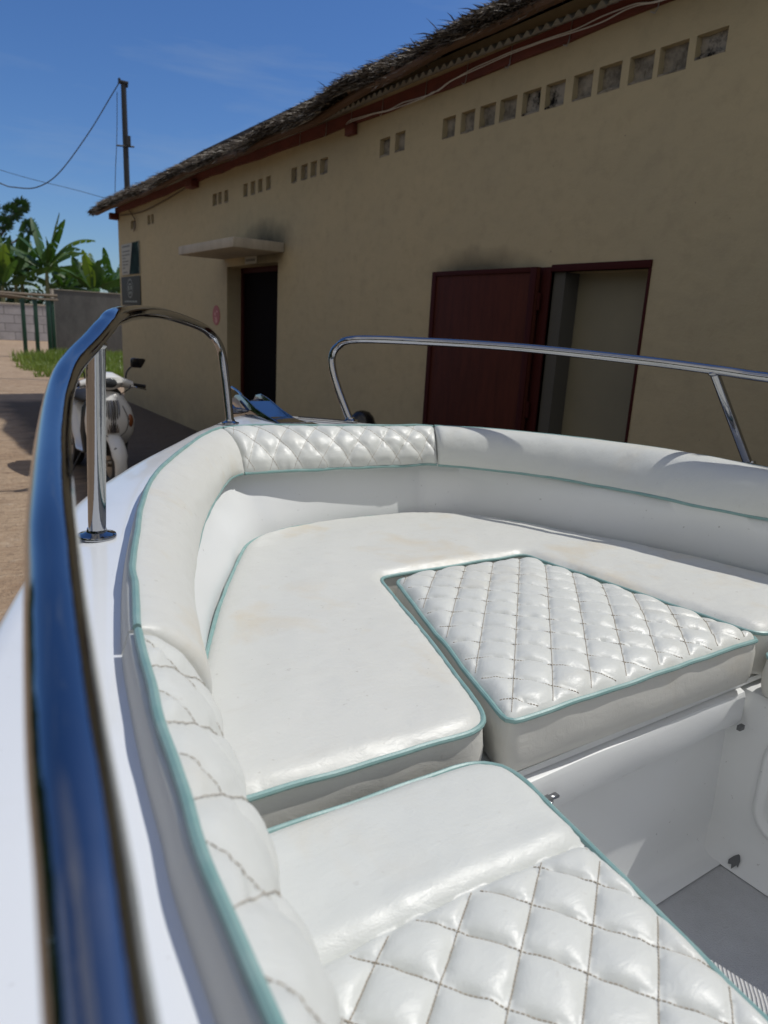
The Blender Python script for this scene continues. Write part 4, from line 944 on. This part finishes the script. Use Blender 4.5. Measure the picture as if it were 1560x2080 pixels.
rail([(1.302, 2.136, -.330), (1.285, 2.19, -.236), (1.277, 2.228, -.165), (1.279, 2.243, -.112), (1.290, 2.222, -.073), (1.318, 2.15, -.046), (1.486, 1.96, -.039), (1.636, 1.67, -.039), (1.765, 1.34, -.051), (1.842, 1.14, -.063), (1.885, 1.0, -.073), (1.96, .6, -.09), (2.06, -.2, -.11), (2.10, -1.2, -.14), (2.10, -1.3, -.2), (2.10, -1.31, -.33)],
     [(1.842, 1.14, -.066)], [(2.0, 1.08, -.330)], [(1.302, 2.136, 0), (2.0, 1.08, 0)], 'right bow rail in front of the red door')
ar = MB()
side = [(2.552, 1.118), (2.556, 1.155), (2.538, 1.203), (2.49, 1.231), (2.44, 1.237), (2.385, 1.226), (2.308, 1.203), (2.13, 1.178), (2.13, 1.172), (2.40, 1.172), (2.47, 1.11)]
ro = ar.extr([(1.018, y, z) for y, z in side], (.005, 0, 0)).build('anchor_roller', M['chrome'], boat, bevel=.001)
side2 = [(2.56, 1.12), (2.572, 1.187), (2.536, 1.225), (2.491, 1.234), (2.425, 1.224), (2.30, 1.195), (2.203, 1.178), (2.203, 1.172), (2.40, 1.172), (2.47, 1.11)]
MB().extr([(1.118, y, z) for y, z in side2], (.005, 0, 0)).build('cheek_plate', M['chrome'], ro, bevel=.001)
MB().extr([(1.0235, 2.12, ZD+.0062), (1.0235, 2.26, ZD+.0062), (1.0235, 2.405, ZD+.043), (1.0235, 2.405, ZD+.047), (1.0235, 2.25, ZD+.0102), (1.0235, 2.12, ZD+.0092)], (.094, 0, 0)).build('channel_floor', M['chrome'], ro, smooth=False)
MB().box(1.000, 1.140, 2.055, 2.1185, ZD+.0055, ZD+.0085).build('base_plate', M['chrome'], ro, bevel=.001)
MB().lathe((1.024, 2.495, 1.180), [(.030, 0), (.036, .004), (.030, .030), (.024, .047), (.030, .064), (.036, .09), (.030, .093)], 20, 'x').build('roller_wheel', M['black'], ro)
MB().tube([(.985, 2.495, 1.180), (1.15, 2.495, 1.180)], .006, 8).build('axle', M['dull_steel'], ro)
MB().tube(spline([(1.03, 2.44, 1.222), (1.045, 2.52, 1.236), (1.05, 2.60, 1.246), (1.052, 2.622, 1.240)], 14), .0055, 8).build('bail_pin', M['chrome'], ro)
pn = MB(); pn.tube([(1.017, 2.44, 1.178), (.985, 2.44, 1.178)], .012, 10); pn.tube([(.990, 2.428, 1.184), (.990, 2.52, 1.212)], .008, 8); pn.build('clamp_handle', M['chrome'], ro)
MB().extr([(1.155, 2.252, ZD+.006), (1.285, 2.128, ZD+.006), (1.290, 2.134, ZD+.006), (1.162, 2.260, ZD+.006)], (0, 0, .003)).build('deck_seam', M['black'], boat, smooth=False)

# ------------------------------------------------------------------ scooter parked by the building
sx, sy = 1.47, 6.35
sco = empty('scooter', (sx, sy, 0), 'white motor scooter facing the boat, parked by the building wall', 'scooter', rz=math.radians(4))
def se(w_, d_, z, y0, n=28, p=2.6):      # superellipse ring, front faces -y
    R_ = []
    for a in np.linspace(0, 2*PI, n, endpoint=False):
        ca, sa = math.cos(a), math.sin(a); R_.append((w_*abs(ca)**(2/p)*(1 if ca > 0 else -1), y0 + d_*abs(sa)**(2/p)*(1 if sa > 0 else -1), z))
    return R_
L_ = dict(local=True)
MB().loft([se(.10, .03, .335, .13), se(.165, .07, .40, .09), se(.20, .095, .50, .045), se(.205, .105, .60, .035), se(.185, .10, .70, .055), se(.135, .085, .80, .085), se(.07, .06, .855, .11)]).build('front_fairing', M['scooter'], sco, **L_)
gr = MB()
for k in range(-3, 4): gr.tube(spline([(k*.014, -.058+abs(k)*.004, .50), (k*.017, -.067+abs(k)*.004, .60), (k*.019, -.056+abs(k)*.004, .70), (k*.017, -.024, .775)], 10), .0075, 6)
gr.build('grille', M['grille'], sco, **L_)
for s_ in (-1, 1):
    iv = MB(); iv.ball((s_*.150, -.030, .60), .030, .028, .058, 14, 10); iv.build('indicator', M['amber'], sco, **L_)
MB().loft([[(x*1., y, z) for x, y, z in r] for r in (se(.045, .05, .85, .10), se(.10, .075, .875, .08), se(.135, .085, .92, .07), se(.12, .08, .965, .08), se(.06, .05, 1.0, .11))]).build('handlebar_cover', M['scooter'], sco, **L_)
MB().ball((0, -.005, .918), .062, .022, .042, 18, 10).build('headlight', M['lens'], sco, **L_)
for s_ in (-1, 1):
    a = MB(); a.loft([[(s_*x, .09+ry*math.sin(b), z+rz*math.cos(b)) for b in np.linspace(0, 2*PI, 14, endpoint=False)] for x, z, ry, rz in ((.09, .925, .05, .048), (.16, .91, .042, .040), (.22, .895, .034, .032))]); a.build('bar_shroud', M['scooter'], sco, **L_)
    gp = MB(); gp.tube([(s_*.221, .10, .893), (s_*.24, .105, .89), (s_*.335, .13, .875), (s_*.345, .132, .873)], [.019, .0175, .0175, .020], 12); gp.build('grip', M['black'], sco, **L_)
    lv = MB(); lv.tube(spline([(s_*.20, .06, .885), (s_*.25, .045, .875), (s_*.33, .055, .855)], 8), .006, 6); lv.build('brake_lever', M['chrome'], sco, **L_)
    ms = MB(); ms.tube(spline([(s_*.17, .10, .94), (s_*.175, .10, .99), (s_*.20, .10, 1.03), (s_*.245, .10, 1.065)], 10), .007, 7); mo = ms.build('mirror_stem', M['black'], sco, **L_)
    hd = MB(); c_ = (s_*.275, .10, 1.085); pr = [(-.062, -.028), (-.05, -.042), (.03, -.046), (.072, .018), (.066, .034), (-.045, .040), (-.058, .03)]
    hd.extr([(c_[0]+s_*x, c_[1]-.018, c_[2]+z) for x, z in pr], (0, .034, 0)); hd.build('mirror_head', M['black_gloss'], mo, bevel=.010, local=True)
# front mudguard and wheel
wl = MB(); prof = [(.125, -.035), (.155, -.05), (.205, -.05), (.222, -.03), (.228, 0), (.222, .03), (.205, .05), (.155, .05), (.125, .035), (.125, -.035)]
wl.lathe((0, .02, .225), prof, 32, 'x', cap=False); wo = wl.build('front_wheel', M['black'], sco, **L_)
rm = MB(); rm.lathe((0, .02, .225), [(.02, -.05), (.03, -.05), (.03, -.02), (.124, -.03), (.124, .03), (.03, .02), (.03, .05), (.02, .05)], 28, 'x'); rm.build('rim', M['dull_steel'], wo, local=True)
md = MB(); rg = []
for a in np.linspace(math.radians(200), math.radians(35), 16):
    cy_, cz_ = .02+.252*math.cos(a), .225+.252*math.sin(a); w_ = .066*(1 if a < 2.9 else .8)
    rg.append([(w_*math.cos(b), .02+(.252+.035*math.sin(b)-.012)*math.cos(a), .225+(.252+.035*math.sin(b)-.012)*math.sin(a)) for b in np.linspace(-.5, PI+.5, 11)])
md.loft(rg, cap=False, closed=False); mdo = md.build('front_mudguard', M['scooter'], sco, **L_)
MB().ball((-.03, -.19, .38), .016, .008, .018, 10, 6).build('mudguard_badge', M['sign_grey'], mdo, local=True)
ia = MB(); ia.loft([[(.135*math.cos(b), y_, .315+.135*math.sin(b)) for b in np.linspace(-.15, PI+.15, 16)] for y_ in (.012, .10)]); ia.build('wheel_arch', M['black'], sco, local=True)
fk = MB()
for s_ in (-1, 1): fk.tube([(s_*.075, .02, .225), (s_*.07, .09, .46)], .017, 8)
fk.build('fork', M['black'], sco, **L_)
for s_ in (-1, 1):
    MB().tube(spline([(s_*.20, .07, .895), (s_*.16, -.01, .87), (s_*.10, .03, .82), (s_*.06, .08, .78)], 14), .005, 6).build('control_cable', M['black'], sco, **L_)
    MB().tube(spline([(s_*.035, -.062, .46), (s_*.105, -.062, .52), (s_*.125, -.058, .62), (s_*.085, -.05, .73)], 16), .0035, 5).build('panel_gap', M['black'], sco, **L_)
MB().loft([se(.11, .05, .80, .09), se(.12, .055, .83, .09), se(.09, .05, .865, .10)]).build('headset_gap', M['black'], sco, **L_)
# leg shield, floor, seat, tail, rear wheel
MB().loft([se(.19, .02, .30, .20), se(.215, .025, .5, .17), se(.195, .025, .70, .155), se(.10, .02, .84, .15)]).build('leg_shield', M['lens'], sco, **L_)
MB().loft([[(w_*math.cos(a), y, z+h*math.sin(a)) for a in np.linspace(0, 2*PI, 18, endpoint=False)] for y, z, w_, h in ((.20, .30, .16, .05), (.5, .29, .17, .05), (.62, .36, .15, .10), (.75, .52, .16, .17), (1.0, .57, .17, .17), (1.3, .63, .13, .12), (1.48, .69, .06, .05))]).build('rear_body', M['scooter'], sco, **L_)
MB().loft([[(w_*math.cos(a), y, z+h*math.sin(a)) for a in np.linspace(0, 2*PI, 18, endpoint=False)] for y, z, w_, h in ((.60, .70, .05, .03), (.68, .73, .12, .05), (.9, .755, .14, .06), (1.15, .78, .14, .065), (1.33, .80, .10, .05), (1.40, .80, .04, .02))]).build('seat', M['black'], sco, **L_)
wl = MB(); wl.lathe((0, 1.22, .225), prof, 32, 'x', cap=False); wo = wl.build('rear_wheel', M['black'], sco, **L_)
rm = MB(); rm.lathe((0, 1.22, .225), [(.02, -.05), (.03, -.05), (.03, -.02), (.124, -.03), (.124, .03), (.03, .02), (.03, .05), (.02, .05)], 28, 'x'); rm.build('rim', M['dull_steel'], wo, local=True)
MB().tube([(.11, .8, .20), (.15, 1.1, .24), (.15, 1.45, .30)], [.03, .05, .045], 12).build('exhaust', M['dull_steel'], sco, **L_)
MB().tube([(-.10, .55, .26), (-.22, .58, .02), (-.24, .58, .0)], .011, 6).build('side_stand', M['black'], sco, **L_)
